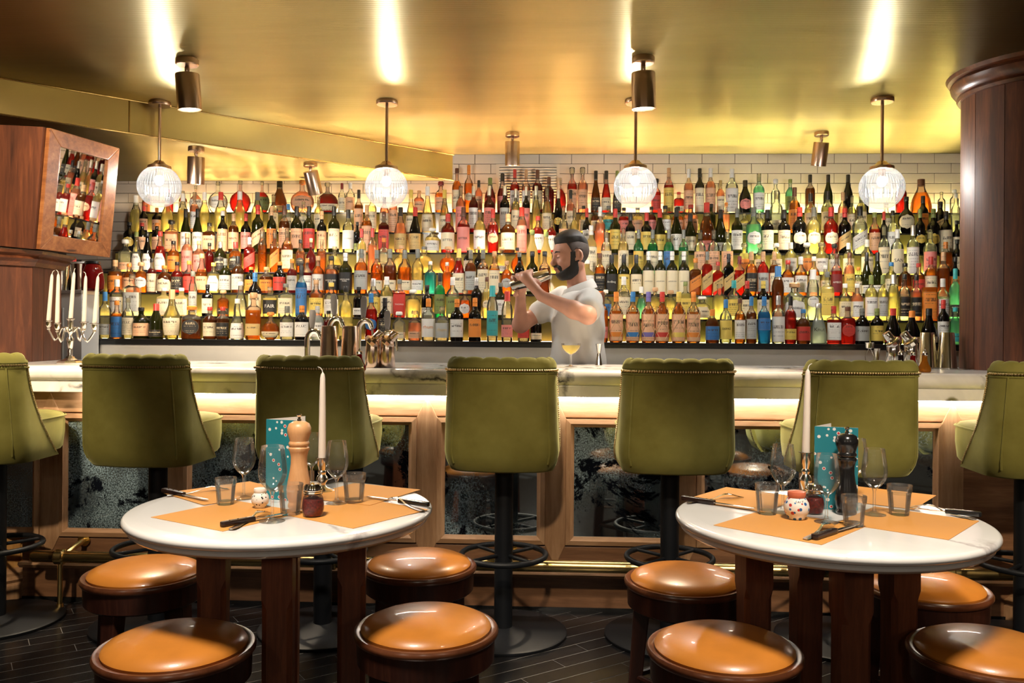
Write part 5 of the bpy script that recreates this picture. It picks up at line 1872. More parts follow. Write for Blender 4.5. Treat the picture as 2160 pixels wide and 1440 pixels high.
def body(P):
    near, far = arms(P)
    tor = union([d_ell(P, (NECK0 + np.array((.0, .0, -.11))), (.115, .185, .13), np.array(Matrix.Rotation(R_(-16), 3, 'Z'))), d_ell(P, PEL + np.array((-.02, 0, .20)), (.115, .155, .20)), d_ell(P, PEL, (.115, .165, .12))], .06)
    legs = union([d_cap(P, PEL + np.array((0, s * .09, -.03)), PEL + np.array((.0, s * .11, -.46)), .085, .058) for s in (-1, 1)] + [d_cap(P, PEL + np.array((0, s * .11, -.46)), (PEL[0] + .02, PEL[1] + s * .12, .06), .058, .042) for s in (-1, 1)] + [d_cap(P, (PEL[0] + .02, PEL[1] + s * .12, .042), (PEL[0] - .16, PEL[1] + s * .14, .036), .040, .034) for s in (-1, 1)], .03)
    t = union([tor, d_cap(P, NECK0 + np.array((0, 0, -.04)), hl((.02, 0, -.05)), .060, .051)], .05)
    t = smin(t, legs, .04)
    t = smin(t, near, .045); t = smin(t, far, .045)
    t = smin(t, local(P, HC, .20, head_parts), .02)
    t = smin(t, local(P, (NHA + FHA) / 2, .22, lambda p: hand(p, True)), .012)
    t = smin(t, local(P, (NHA + FHA) / 2, .22, lambda p: hand(p, False)), .012)
    return t


skin_o = sdf_obj('body', body, (-.42, -.50, .004), (.26, .34, 1.86), .0055, M['skin'], man, 1)

# clothing
sh_rot = np.array(Matrix.Rotation(R_(-16), 3, 'Z'))


def shirt(P):
    near_s = d_cap(P, NSH, NSH + (NEL - NSH) * .62 + np.array((0, 0, .004)), .070, .069)
    far_s = d_cap(P, FSH, FSH + (FEL - FSH) * .55, .070, .066)
    tor = union([d_ell(P, (NECK0 + np.array((.0, .0, -.115))), (.138, .200, .150), sh_rot), d_ell(P, PEL + np.array((-.03, 0, .18)), (.145, .180, .24)), d_cap(P, PEL + np.array((-.02, -.05, .06)), PEL + np.array((-.02, .05, .06)), .15, .15)], .07)
    # folds falling from the raised arm
    q = P - NSH
    w = np.exp(-((P[:, 2] - 1.25) / .16) ** 2)
    f = .006 * np.sin((q[:, 0] * 1.0 + q[:, 2] * .55) * 70 + 2 * np.sin(q[:, 2] * 14)) * w
    tor = tor + f
    s = union([tor, near_s, far_s], .07)
    s = np.maximum(s, -(P[:, 2] - .92) - 0)         # hem
    # sleeve ends cut square to the arm
    ax = (NEL - NSH) / np.linalg.norm(NEL - NSH)
    cut = (P - (NSH + (NEL - NSH) * .90)) @ ax
    forearm = d_cap(P, NEL, NWR, .060, .05)
    s = np.maximum(s, -forearm + .006) if False else s
    nk = d_cap(P, NECK0 + np.array((0, 0, -.02)), hl((.0, 0, -.05)), .066, .085)
    s = np.maximum(s, -nk)
    return s


sdf_obj('shirt', shirt, (-.36, -.50, .90), (.28, .36, 1.58), .007, M['shirt'], man, 2)
# shirt collar: a folded band round the neck, open towards the chest
rows = []
nx, ny = NECK0[0] - .008, NECK0[1]
for (r, dz, sl) in ((.104, .000, .42), (.094, .026, .42), (.080, .056, .42), (.075, .058, .42), (.078, .02, .42)):
    row = []
    for k in range(33):
        a = PI + R_(22) + (2 * PI - R_(44)) * k / 32
        row.append((nx + r * 1.05 * math.cos(a), ny + r * math.sin(a), NECK0[2] + dz + sl * r * math.cos(a)))
    rows.append(row)
MB().grid(rows).build('collar', M['shirt'], man, angle=60)
sdf_obj('trousers', lambda P: union([d_ell(P, PEL + np.array((0, 0, -.02)), (.135, .185, .13))] + [d_cap(P, PEL + np.array((0, s * .09, -.05)), (PEL[0] + .02, PEL[1] + s * .12, .10), .104, .068) for s in (-1, 1)], .04), (-.2, -.25, .03), (.32, .32, 1.12), .014, M['trousers'], man, 1)


def hair(P, part='top'):
    h = head_parts(P)
    q = (P - HC) @ HR
    front = -.088 + np.clip((.125 - q[:, 2]) * .30, 0, .1)
    line = .070 + .10 * np.clip(-q[:, 0] - .03, 0, 1) - .35 * np.clip(q[:, 0] - .03, 0, 1)
    top = np.maximum(h - (.003 + .022 * np.clip((q[:, 2] - line) / .035, 0, 1) * np.clip((.11 - q[:, 0]) / .06, .3, 1)), -(q[:, 2] - line))
    top = np.maximum(top, -(q[:, 0] + .094 - .10 * np.clip(q[:, 2] - .085, 0, 1)))
    side = np.maximum(h - .0032, -(q[:, 0] + .030 + .35 * (q[:, 2] - .05)))
    side = np.maximum(side, -(q[:, 2] + .048 + .45 * np.clip(.05 - q[:, 0], -.05, .08) * -1.0))
    ear = np.minimum(d_ell(P, hl((.014, .082, -.004)), (.030, .030, .038), HR), d_ell(P, hl((.014, -.082, -.004)), (.030, .030, .038), HR))
    side = np.maximum(side, -ear)
    return top if part == 'top' else side


sdf_obj('hair', hair, tuple(HC - .16), tuple(HC + .17), .0042, M['hair'], man, 2)
sdf_obj('cropped_hair', lambda P: hair(P, 'side'), tuple(HC - .16), tuple(HC + .17), .0040, M['fade'], man, 1)['label'] = 'closely cropped hair at the sides'


def beard(P):
    h = head_parts(P)
    q = (P - HC) @ HR
    x, y, z = q[:, 0], np.abs(q[:, 1]), q[:, 2]
    thick = .0038 + .009 * np.clip((-z - .055) / .05, 0, 1)
    jaw = np.maximum(h - thick, z - (-.052 + .55 * (x + .035)))          # below a line from the mouth corner up to the sideburn
    jaw = np.maximum(jaw, x - .012)
    jaw = np.maximum(jaw, -(z + .128))
    jaw = np.maximum(jaw, -d_ell(P, hl((-.098, 0, -.060)), (.024, .023, .0125), HR))
    burn = np.maximum(h - .0032, np.maximum(np.abs(x + .016 - .1 * z) - .014, np.abs(z + .022) - .045))
    mo = np.maximum(h - .0045, d_ell(P, hl((-.094, 0, -.0455)), (.030, .032, .0065), HR))
    mo2 = np.maximum(h - .0045, np.minimum(d_ell(P, hl((-.082, .030, -.060)), (.02, .008, .018), HR), d_ell(P, hl((-.082, -.030, -.060)), (.02, .008, .018), HR)))
    return np.minimum(np.minimum(jaw, burn), np.minimum(mo, mo2))


sdf_obj('beard', beard, tuple(HC - .16), tuple(HC + .10), .0042, M['hair'], man, 1)
for s in (-1, 1):
    MB().tube([hl((-.0955, s * .014, .0245)), hl((-.0945, s * .030, .0320)), hl((-.080, s * .052, .0270))], [.0032, .0046, .0026], 8).build('eyebrow', M['hair'], man)
    MB().tube([hl((-.0895, s * .020, .0005)), hl((-.0905, s * .031, -.0015)), hl((-.084, s * .043, .0005))], [.0014, .0020, .0012], 8).build('eyelash', M['eye'], man)
MB().ball(hl((-.100, 0, -.0555)), .006, 12, 8, (.7, 3.0, .7)).ball(hl((-.097, 0, -.0655)), .006, 12, 8, (.7, 2.7, .75)).build('lips', M['lips'], man)

# the shaker between the hands: two tins nested mouth to mouth
sk = empty('cocktail_shaker', Vector(tuple((SA + SB) / 2)) + man.location, 0, 'silver cocktail shaker held in the bartender\'s hands', 'shaker')
q = Vector(tuple(SH_AX)).to_track_quat('Z', 'Y')
sk.rotation_euler = q.to_euler()
Ls = float(np.linalg.norm(SB - SA))
MB().lathe([(0, -Ls / 2), (.026, -Ls / 2), (.028, -Ls / 2 + .003), (RS + .002, .012), (RS + .003, .014), (RS + .001, .016)], seg=36).build('lower_tin', M['silver'], sk)
MB().lathe([(RS - .001, .008), (RS - .001, .02), (.027, Ls / 2 - .003), (.025, Ls / 2), (0, Ls / 2)], seg=36).build('upper_tin', M['silver'], sk)
# ------------------------------------------------------------------ things on the round tables
def placemat(A, B, depth, Lmax, z, label, group):
    a, b = atz(*A, z), atz(*B, z)
    e = (b - a); e.z = 0
    ln = min(max(e.length, Lmax), Lmax)
    e.normalize()
    n = Vector((-e.y, e.x, 0))
    if (n.y < 0): n = -n
    root = empty('placemat', (a.x, a.y, z), math.atan2(e.y, e.x))
    s = 1 if n.dot(Vector((-e.y, e.x, 0))) > 0 else -1
    pts = [(0, 0), (ln, 0), (ln, s * depth), (0, s * depth)]
    bpy.data.objects.remove(root)
    mb = MB().prism(pts, .0004, .0012, 'z')
    o = mb.build('placemat', M['kraft'], None, smooth=False)
    o.location = (a.x, a.y, z)
    o.rotation_euler = (0, 0, math.atan2(e.y, e.x))
    tag(o, label, 'placemat', group)


ZL = TZL
G = 'orange paper placemats on the left table'
placemat((318, 1091), (465, 1120), .27, .285, ZL, 'orange paper placemat at the front left of the left table', G)
placemat((745, 1115), (893, 1078), .27, .285, ZL, 'orange paper placemat at the front right of the left table', G)
placemat((345, 1040), (537, 1014), -.25, .285, ZL + .0012, 'orange paper placemat at the back left of the left table', G)
placemat((887, 1033), (800, 1060), .25, .27, ZL + .0012, 'orange paper placemat at the back right of the left table', G)
G = 'orange paper placemats on the right table'
placemat((1505, 1108), (1737, 1150), .27, .285, ZL, 'orange paper placemat at the front left of the right table', G)
placemat((2001, 1139), (2075, 1093), .27, .285, ZL, 'orange paper placemat at the front right of the right table', G)
placemat((1440, 1055), (1537, 1026), -.25, .285, ZL + .0012, 'orange paper placemat at the back left of the right table', G)
placemat((1975, 1045), (1935, 1070), .25, .27, ZL + .0012, 'orange paper placemat at the back right of the right table', G)
for o in [o for o in bpy.data.objects if o.name.startswith('placemat') and ('back left' in o.get('label', ''))]:
    me = o.data
    for v in me.vertices:          # these two lie on the near side of their first edge
        v.co.y = -abs(v.co.y)
    me.flip_normals()


def knife(A, B, z, label, black=False):
    a, b = atz(*A, z), atz(*B, z)
    e = b - a
    root = empty('steak_knife', (a.x, a.y, z + .0014), math.atan2(e.y, e.x), label, 'knife', 'steak knives')
    Lk = min(.235, max(.19, e.length))
    lh = Lk * .47
    pl = [(0, -.004), (.004, -.009), (.03, -.0085), (lh - .012, -.0075), (lh, -.0065), (lh, .0065), (lh - .012, .0075), (.03, .0095), (.006, .010), (0, .006)]
    mat_ = M['black_lacquer'] if black else M['handle']
    MB().prism(pl, .0005, .0135, 'z').build('handle', mat_, root, bevel=.003)
    mb = MB()
    for q in (.25, .5, .75):
        mb.cyl((lh * q, 0, .013), (lh * q, 0, .0146), .0026, .0024, 10)
    mb.build('rivets', M['steel_cutlery'], root)
    bl = [(lh - .004, -.006), (Lk - .02, -.0075), (Lk, -.001), (Lk - .012, .004), (lh, .0055)]
    MB().prism(bl, .0058, .0074, 'z').build('blade', M['steel_cutlery'], root, smooth=False)
    return root


def fork(A, B, z, label, lift=.016):
    a, b = atz(*A, z), atz(*B, z)
    e = b - a
    root = empty('table_fork', (a.x, a.y, z + .0014), math.atan2(e.y, e.x), label, 'fork', 'table forks')
    Lf = min(.20, max(.18, e.length))

    def zc(t):
        return .003 + lift * math.sin(PI * min(1, max(0, (t - .45) / .5))) * .8
    rows = []
    for t, w in ((0, .007), (.04, .0095), (.15, .009), (.35, .005), (.5, .0034), (.62, .0034), (.68, .007), (.74, .0115), (.79, .0122)):
        x = t * Lf
        rows.append([Vector((x, -w, zc(t))), Vector((x, 0, zc(t) + .0012)), Vector((x, w, zc(t))), Vector((x, 0, zc(t) - .0018)), Vector((x, -w, zc(t)))])
    mb = MB().grid(rows)
    mb.f += [(3, 2, 1, 0), tuple(len(mb.v) - 5 + i for i in range(4))]
    mb.build('handle', M['steel_cutlery'], root)
    for k in range(4):
        y = (-.0098, -.0033, .0033, .0098)[k]
        MB().tube([(t * Lf, y, zc(t)) for t in (.775, .84, .92, 1.0)], [.0022, .0019, .0016, .0009], 6).build('tine', M['steel_cutlery'], root)
    return root


knife((466, 1113), (612, 1086), ZL, 'steak knife on the front left placemat of the left table')
fork((487, 1119), (588, 1074), ZL, 'fork beside the front left steak knife of the left table')
knife((905, 1070), (772, 1052), ZL, 'black handled steak knife at the right edge of the left table', True)
fork((892, 1080), (768, 1038), ZL, 'fork crossing the knife at the right edge of the left table')
knife((344, 1039), (462, 1064), ZL, 'steak knife at the left edge of the left table')
fork((352, 1047), (462, 1036), ZL, 'fork at the left edge of the left table')
knife((722, 1012), (640, 1034), ZL, 'steak knife on the far side of the left table behind the candle')
knife((1716, 1140), (1818, 1108), ZL, 'steak knife on the front left placemat of the right table')
fork((1700, 1140), (1786, 1090), ZL, 'fork beside the front left steak knife of the right table')
knife((1438, 1055), (1592, 1078), ZL, 'steak knife at the left edge of the right table')
fork((1450, 1062), (1590, 1048), ZL, 'fork at the left edge of the right table')
knife((2071, 1091), (1935, 1078), ZL, 'black handled steak knife at the right edge of the right table', True)
fork((2058, 1098), (1926, 1070), ZL, 'fork beside the knife at the right edge of the right table')


def wine_glass(px, base, rim, label):
    p = atz(px, base, ZL)
    h = at(px, rim, p.y).z - ZL
    root = empty('wine_glass', (p.x, p.y, ZL + .0003), 0, label, 'wine glass', 'wine glasses on the tables')
    s = h / .185
    MB().lathe([(0, .001), (.031 * s, .001), (.0315 * s, .002), (.020 * s, .005), (.006 * s, .010), (.0042 * s, .018)], seg=32, cap=False).build('foot', M['cut_glass'], root)
    MB().lathe([(.0042 * s, .018), (.0036 * s, .045 * s), (.0040 * s, .066 * s), (.007 * s, .074 * s)], seg=16, cap=False).build('stem', M['cut_glass'], root)
    MB().lathe([(.0, .073 * s), (.007 * s, .074 * s), (.018 * s, .083 * s), (.028 * s, .096 * s), (.0335 * s, .110 * s), (.0345 * s, .122 * s), (.033 * s, .142 * s), (.0295 * s, .166 * s), (.0268 * s, h - .001), (.0262 * s, h)], seg=40, cap=False).build('bowl', M['thin_glass'], root)
    MB().lathe([(.0268 * s, h - .0012), (.0272 * s, h), (.0262 * s, h)], seg=40, cap=False).build('rim', M['cut_glass'], root)


for a in ((514, 1052, 924, 'wine glass at the back left of the left table'), (574, 1100, 940, 'wine glass in front of the teal menu on the left table'), (710, 1062, 930, 'wine glass right of the candlestick on the left table'), (657, 1030, 913, 'wine glass behind the candle on the left table'),
          (1651, 1081, 937, 'wine glass left of the candlestick on the right table'), (1743, 1102, 957, 'wine glass in front of the teal menu on the right table'), (1844, 1086, 946, 'wine glass right of the black pepper mill'), (1806, 1050, 925, 'wine glass behind the teal menu on the right table')):
    wine_glass(*a)


def tumbler(px, base, rim, label):
    p = atz(px, base, ZL)
    h = at(px, rim, p.y + .03).z - ZL
    root = empty('water_tumbler', (p.x, p.y, ZL + .0013), 0, label, 'tumbler', 'fluted water tumblers on the tables')
    k = h / .088
    MB().lathe([(0, .0), (.0255 * k, .0), (.027 * k, .004), (.0285 * k, .02), (.032 * k, .062 * k)], seg=72, flute=9, famp=.028, cap=True).build('fluted_base', M['cut_glass'], root)
    MB().lathe([(.032 * k, .062 * k), (.0345 * k, .070 * k), (.0355 * k, h - .002), (.035 * k, h), (.0340 * k, h - .002), (.033 * k, .068 * k)], seg=48, cap=False).build('wall', M['cut_glass'], root)
    MB().lathe([(0, .010), (.024 * k, .010), (.030 * k, .062 * k)], seg=72, flute=9, famp=-.02, cap=False).build('inner_wall', M['cut_glass'], root)


for a in ((476, 1064, 1004, 'fluted tumbler at the back left of the left table'), (613, 1085, 1016, 'fluted tumbler left of the chilli jar on the left table'), (747, 1060, 995, 'fluted tumbler right of the candlestick on the left table'),
          (1618, 1084, 1016, 'fluted tumbler at the left of the right table'), (1801, 1110, 1041, 'fluted tumbler in front of the black pepper mill'), (1897, 1086, 1019, 'fluted tumbler at the right of the right table')):
    tumbler(*a)


def pepper_mill(px, base, top, mat_, label):
    p = atz(px, base, ZL)
    h = at(px, top, p.y).z - ZL
    root = empty('pepper_mill', (p.x, p.y, ZL + .0003), 0, label, 'pepper mill')
    k = h / .25
    MB().lathe([(0, 0), (.026 * k, 0), (.0285 * k, .004 * k), (.0285 * k, .010 * k), (.0265 * k, .014 * k), (.0265 * k, .018 * k), (.031 * k, .030 * k), (.032 * k, .048 * k), (.029 * k, .072 * k), (.024 * k, .098 * k), (.0215 * k, .118 * k), (.0215 * k, .136 * k), (.0245 * k, .150 * k), (.0275 * k, .155 * k), (.0275 * k, .160 * k), (.024 * k, .164 * k), (.0, .164 * k)], seg=48).build('body', mat_, root)
    MB().lathe([(0, .1645 * k), (.024 * k, .1645 * k), (.0275 * k, .169 * k), (.0275 * k, .173 * k), (.0245 * k, .178 * k), (.0265 * k, .186 * k), (.031 * k, .200 * k), (.0315 * k, .212 * k), (.027 * k, .224 * k), (.016 * k, .2305 * k), (0, .232 * k)], seg=48).build('head', mat_, root)
    MB().lathe([(.0055 * k, .230 * k), (.0055 * k, .236 * k), (.0035 * k, .238 * k), (.0035 * k, .242 * k), (.0065 * k, .244 * k), (.0075 * k, .247 * k), (.005 * k, .25 * k), (0, .25 * k)], seg=20).build('knob', M['chrome'], root)


pepper_mill(630, 1070, 873, M['beech'], 'tall pale wood pepper mill on the left table')
pepper_mill(1785, 1084, 900, M['black_lacquer'], 'tall black pepper mill on the right table')


def taper(loc, h, r, tilt, bend, label, group):
    root = empty('taper_candle', loc, 0, label, 'candle', group)
    root.rotation_euler = (0, R_(tilt), 0)
    MB().lathe([(0, 0), (r, 0), (r, .01), (r * .80, h * .75), (r * .68, h * .93), (r * .5, h * .975), (r * .15, h)], seg=24).build('wax_stick', M['wax'], root)
    MB().tube([(0, 0, h - .002), (bend * .15, 0, h + .008), (bend * .5, 0, h + .014), (bend, 0, h + .017)], [.0016, .0015, .0013, .0009], 6).build('wick', M['wick'], root)


def candlestick(px, base, cup, top, bend, tilt, where):
    p = atz(px, base, ZL)
    hc = at(px, cup, p.y).z - ZL
    root = empty('candlestick', (p.x, p.y, ZL + .0003), 0, 'silver candlestick holding a taper candle on the ' + where, 'candlestick')
    k = hc / .10
    MB().lathe([(0, 0), (.036, 0), (.037, .003), (.030, .007), (.016, .012), (.0105, .020), (.012, .026), (.019, .034 * k), (.0175, .041 * k), (.010, .050 * k), (.013, .055 * k), (.013, .058 * k), (.0095, .062 * k), (.012, .072 * k), (.0145, .078 * k), (.0145, hc - .004), (.021, hc - .002), (.021, hc), (.0125, hc), (.0125, hc - .012), (0, hc - .012)], seg=40).build('stick', M['silver'], root)
    h = at(px, top, p.y).z - (ZL + hc - .0115)
    taper((p.x, p.y, ZL + hc - .0115), h, .0118, tilt, bend, 'tall ivory taper candle on the ' + where, 'table candles')


candlestick(679, 1036, 964, 785, -.016, 0, 'left table')
candlestick(1699, 1046, 953, 778, .012, 1.0, 'right table')


def menu(spine, base, front, top, where):
    p = atz(spine, base, ZL)
    f = at(front, base, p.y - .02)
    h = at(spine, top, p.y).z - ZL
    root = empty('folded_menu', (p.x, p.y, ZL + .0005), 0, 'teal menu card with small flowers standing on the ' + where, 'menu')
    w = f.x - p.x
    t = .0012
    a1, a2 = R_(-16), R_(50)
    for nm, a in (('front_leaf', a1), ('back_leaf', a2)):
        T = Matrix.Rotation(a, 4, 'Z')
        o = MB().box(0, w / math.cos(a1), -t, 0, 0, h, T).build(nm, M['menu'], root, smooth=False)
        MB().box(0.001, w / math.cos(a1) - .001, 0.0001 if nm == 'front_leaf' else -t - .0003, .0003 if nm == 'front_leaf' else -t - .0001, .001, h + .0002, T).build('inside_page', M['paper'], o, smooth=False)


menu(561, 1052, 648, 884, 'left table')
menu(1717, 1072, 1806, 899, 'right table')


def salt_pot(px, base, top, mat_, label, text=None):
    p = atz(px, base, ZL)
    h = at(px, top, p.y).z - ZL
    root = empty('salt_pot', (p.x, p.y, ZL + .0013), 0, label, 'salt pot')
    k = h / .062
    MB().lathe([(0, 0), (.016 * k, 0), (.018 * k, .002), (.018 * k, .005), (.025 * k, .014 * k), (.0275 * k, .025 * k), (.0255 * k, .036 * k), (.0205 * k, .044 * k), (.018 * k, .047 * k), (0, .047 * k)], seg=40).build('pot', mat_, root)
    MB().lathe([(.0175 * k, .047 * k), (.019 * k, .049 * k), (.020 * k, .055 * k), (.0185 * k, .060 * k), (.010 * k, .062 * k), (0, .062 * k)], seg=40).build('lid', plain('pot_lid_' + ('red' if text else 'white'), (.62, .16, .08) if text else (.86, .82, .74), .3), root)
    if text:
        lettering(text, .020, .0225 * k, .0405 * k, 'k', root, .0014, max_h=.011)


salt_pot(549, 1071, 1029, M['salt_floral'], 'small white floral salt pot on the left table')
salt_pot(1680, 1095, 1035, M['salt_blue'], 'small blue dotted salt pot lettered SALT on the right table', 'SALT')


def chilli_jar(px, base, top, label):
    p = atz(px, base, ZL)
    h = at(px, top, p.y).z - ZL
    root = empty('chilli_shaker', (p.x, p.y, ZL + .0013), 0, label, 'shaker jar', 'chilli flake jars')
    k = h / .086
    MB().lathe([(0, 0), (.022 * k, 0), (.025 * k, .004), (.028 * k, .018 * k), (.0285 * k, .030 * k), (.026 * k, .046 * k), (.0215 * k, .056 * k), (.0215 * k, .062 * k)], seg=60, flute=12, famp=.012, cap=False).build('glass_jar', M['thin_glass'], root)
    f = MB().lathe([(0, .003), (.021 * k, .003), (.0262 * k, .018 * k), (.0268 * k, .030 * k), (.0245 * k, .043 * k), (.012 * k, .050 * k), (0, .049 * k)], seg=40).build('chilli_flakes', M['chilli'], root)
    f['kind'] = 'stuff'
    MB().lathe([(.0225 * k, .056 * k), (.0245 * k, .058 * k), (.0235 * k, .060 * k), (.0245 * k, .063 * k), (.0235 * k, .065 * k), (.0245 * k, .068 * k), (.0235 * k, .071 * k), (.023 * k, .076 * k), (.018 * k, .083 * k), (0, .086 * k)], seg=40).build('metal_lid', M['chrome'], root)


chilli_jar(660, 1089, 1018, 'chilli flake jar with a metal lid on the left table')
chilli_jar(1717, 1083, 1019, 'chilli flake jar beside the SALT pot on the right table')

# ------------------------------------------------------------------ candelabra on the worktop
p = atz(148, 766, BAR_Z)
cd = empty('candelabra', (p.x, p.y, BAR_Z), R_(8), 'five armed silver candelabra at the left end of the bar', 'candelabra')
Yc = p.y
zz = lambda v: at(148, v, Yc).z - BAR_Z
u = Yc / FPX * 1.01
hx = .062
MB().lathe([(0, 0), (.062, 0), (.064, .004), (.056, .012), (.034, .018), (.024, .024), (.018, .034)], seg=8).build('base', M['silver'], cd, smooth=False)
MB().lathe([(.014, .030), (.0095, .045), (.012, .058), (.009, .066), (.011, .075), (.0155, .105), (.0165, .118), (.009, .130), (.0065, .138), (.013, .150), (.0135, .160), (.007, .170), (.0075, zz(698)), (.012, zz(690)), (.0125, zz(676)), (.019, zz(673)), (.019, zz(671)), (.009, zz(671))], seg=24).build('stem', M['silver'], cd)
cups = [(-45 * u, .00, 676, 'leftmost'), (-17 * u, -.055, 681, 'second from the left'), (18 * u, .055, 678, 'second from the right'), (49 * u, .0, 681, 'rightmost')]
Zm = .152
for i, (dx, dy, v, w) in enumerate(cups):
    zc = zz(v)
    pts = []
    for k in range(13):
        t = k / 12
        s = t * t * (3 - 2 * t)
        pts.append((dx * (.12 + .88 * t), dy * (.12 + .88 * t), Zm + .025 * math.sin(PI * 1.0 * min(1, t * 2)) * (1 - t) - .055 * math.sin(PI * t) * (t > .35) * min(1, (t - .35) / .3 if t > .35 else 0) + (zc - .042 - Zm) * s ** 1.5))
    MB().tube(pts, [.0062, .006, .0056, .0054, .0052, .005, .005, .005, .005, .005, .005, .0048, .0046], 10).build('arm', M['silver'], cd)
    MB().lathe([(.003, zc - .046), (.009, zc - .040), (.006, zc - .034), (.012, zc - .026), (.0125, zc - .006), (.021, zc - .003), (.021, zc), (.0105, zc), (.0105, zc - .012), (0, zc - .012)], seg=24, M=Matrix.Translation((dx, dy, 0))).build('candle_cup', M['silver'], cd)
cw_ = cd.matrix_basis
for (dx, dy, v, lab, tl_, top_, bd) in [(-45 * u, 0, 676, 'ivory candle at the far left of the bar candelabra', 4, 577, .012), (-17 * u, -.055, 681, 'ivory candle in the second cup from the left of the bar candelabra', 1, 578, -.012), (0, 0, 671, 'ivory candle in the middle cup of the bar candelabra', 4, 572, .004), (18 * u, .055, 678, 'ivory candle in the second cup from the right of the bar candelabra', 2, 578, -.012), (49 * u, 0, 681, 'ivory candle at the far right of the bar candelabra', 4, 580, .022)]:
    zc = BAR_Z + zz(v)
    h = at(148, top_, Yc).z - zc + .010
    w = Matrix.Rotation(R_(8), 3, 'Z') @ Vector((dx, dy, 0))
    taper((p.x + w.x, Yc + w.y, zc - .0115), h, .0100, tl_, bd, lab, 'candles in the bar candelabra')

# ------------------------------------------------------------------ taps, tins and small tools on the bar
def put(px, v):
    return atz(px, v, BAR_Z)


def beer_tap(px, htop, hbot, lean, label):
    q = put(px - 8, 769)
    root = empty('beer_tap', (q.x, q.y, BAR_Z), 0, label, 'beer tap', 'swan neck beer taps')
    zt = at(px, hbot + 8, q.y).z - BAR_Z
    MB().lathe([(0, 0), (.022, 0), (.022, .006), (.014, .012), (.0125, .02)], seg=24).build('base', M['chrome'], root)
    arc = [(0, 0, .01), (0, 0, zt - .045)]
    for k in range(1, 9):
        a = PI * k / 8 * .72
        arc.append((.034 - .034 * math.cos(a), 0, zt - .045 + .045 * math.sin(a)))
    arc.append((arc[-1][0] + .010, 0, arc[-1][2] - .030))
    MB().tube(arc, [.0135] * 2 + [.0135] * 8 + [.011], 14).build('swan_neck', M['chrome'], root)
    ex_ = arc[-1]
    MB().cyl((ex_[0] + .001, 0, ex_[2] + .004), (ex_[0] + .005, 0, ex_[2] - .05), .006, .0045, 12).build('spout', M['chrome'], root)
    hx_ = .022
    MB().cyl((hx_, 0, zt - .006), (hx_, 0, zt + .016), .012, .009, 16).build('valve', M['chrome'], root)
    hl_ = at(px, htop, q.y).z - BAR_Z - zt
    T = Matrix.Translation((hx_, 0, zt + .012)) @ Matrix.Rotation(R_(lean), 4, 'Y')
    MB().prism([(-.009, 0), (.009, 0), (.0145, hl_ * .35), (.015, hl_ * .75), (.010, hl_ - .012), (-.010, hl_ - .012), (-.015, hl_ * .75), (-.0145, hl_ * .35)], -.007, .007, 'y', T).build('handle', M['tap_grey'], root, bevel=.003)


beer_tap(656, 653, 690, 2, 'leftmost beer tap with a grey paddle handle')
beer_tap(703, 620, 663, -2, 'tall beer tap left of the orange label bottle with a grey handle')
beer_tap(764, 624, 668, 2, 'tall beer tap right of the shaker tins with a grey handle')
beer_tap(815, 655, 693, 0, 'rightmost beer tap with a grey paddle handle')


def tin(px, v, top, label, mat_, w=.044):
    q = put(px, v)
    h = at(px, top, q.y).z - BAR_Z
    root = empty('shaker_tin', (q.x, q.y, BAR_Z), 0, label, 'shaker tin', 'upturned shaker tins on the bar')
    MB().lathe([(w, 0), (w + .001, .002), (w, .004), (.0335, h - .004), (.031, h), (0, h)], seg=40).build('tin', mat_, root)
    MB().lathe([(w + .0002, .0), (w + .0022, .001), (w + .0022, .004), (w + .0002, .005)], seg=40, cap=False).build('rolled_rim', mat_, root)


tin(694, 774, 687, 'copper coloured shaker tin behind the candle chair, left one of two', M['copper'])
tin(738, 774, 687, 'copper coloured shaker tin behind the candle chair, right one of two', M['copper'])
tin(1956, 776, 701, 'upturned steel shaker tin left of the one by the walnut column', M['chrome'], .046)
tin(1997, 777, 701, 'upturned steel shaker tin nearest the round walnut column', M['chrome'], .046)


def tilted_shaker(px, v, shoulder, lean, label, mat_):
    q = put(px, v)
    h = at(px, shoulder, q.y).z - BAR_Z
    root = empty('tilt_top_shaker', (q.x, q.y, BAR_Z), 0, label, 'cocktail shaker', 'shakers with tilted tops')
    MB().lathe([(0, 0), (.034, 0), (.036, .003), (.029, h - .008), (.026, h), (0, h)], seg=36).build('body', mat_, root)
    T = Matrix.Translation((0, 0, h - .012)) @ Matrix.Rotation(R_(lean), 4, 'Y')
    MB().lathe([(0, -.014), (.036, -.014), (.038, -.010), (.038, .004), (.034, .010), (.026, .014), (.021, .022), (0, .022)], seg=12, M=T).build('collar', mat_, root, smooth=False)
    MB().lathe([(0, .022), (.020, .022), (.0205, .024), (.0205, .056), (.018, .060), (0, .060)], seg=32, M=T).build('cap', mat_, root)


tilted_shaker(786, 775, 715, 42, 'copper shaker with a tilted top, right of the two copper tins', M['copper'])
tilted_shaker(817, 775, 715, 42, 'copper shaker with a tilted top beside the rightmost beer tap', M['copper'])
tilted_shaker(1884, 777, 717, -38, 'steel shaker with a tilted top, behind the bar chair of the right table', M['chrome'])
tilted_shaker(1921, 777, 717, -38, 'steel shaker with a tilted top, behind the small red bottle', M['chrome'])


def dash_bottle(px, v, top, mat_, label):
    q = put(px, v)
    h = at(px, top, q.y).z - BAR_Z
    root = empty('bitters_bottle', (q.x, q.y, BAR_Z), 0, label, 'bitters bottle', 'small bitters bottles on the bar')
    MB().lathe([(0, 0), (.022, 0), (.027, .005), (.027, .018), (.018, .035), (.012, .050), (.0105, h - .022)], seg=28).build('flask', mat_, root)
    MB().lathe([(.0115, h - .024), (.0135, h - .022), (.0125, h - .012), (.005, h - .008), (.003, h)], seg=16).build('dasher', M['chrome'], root)


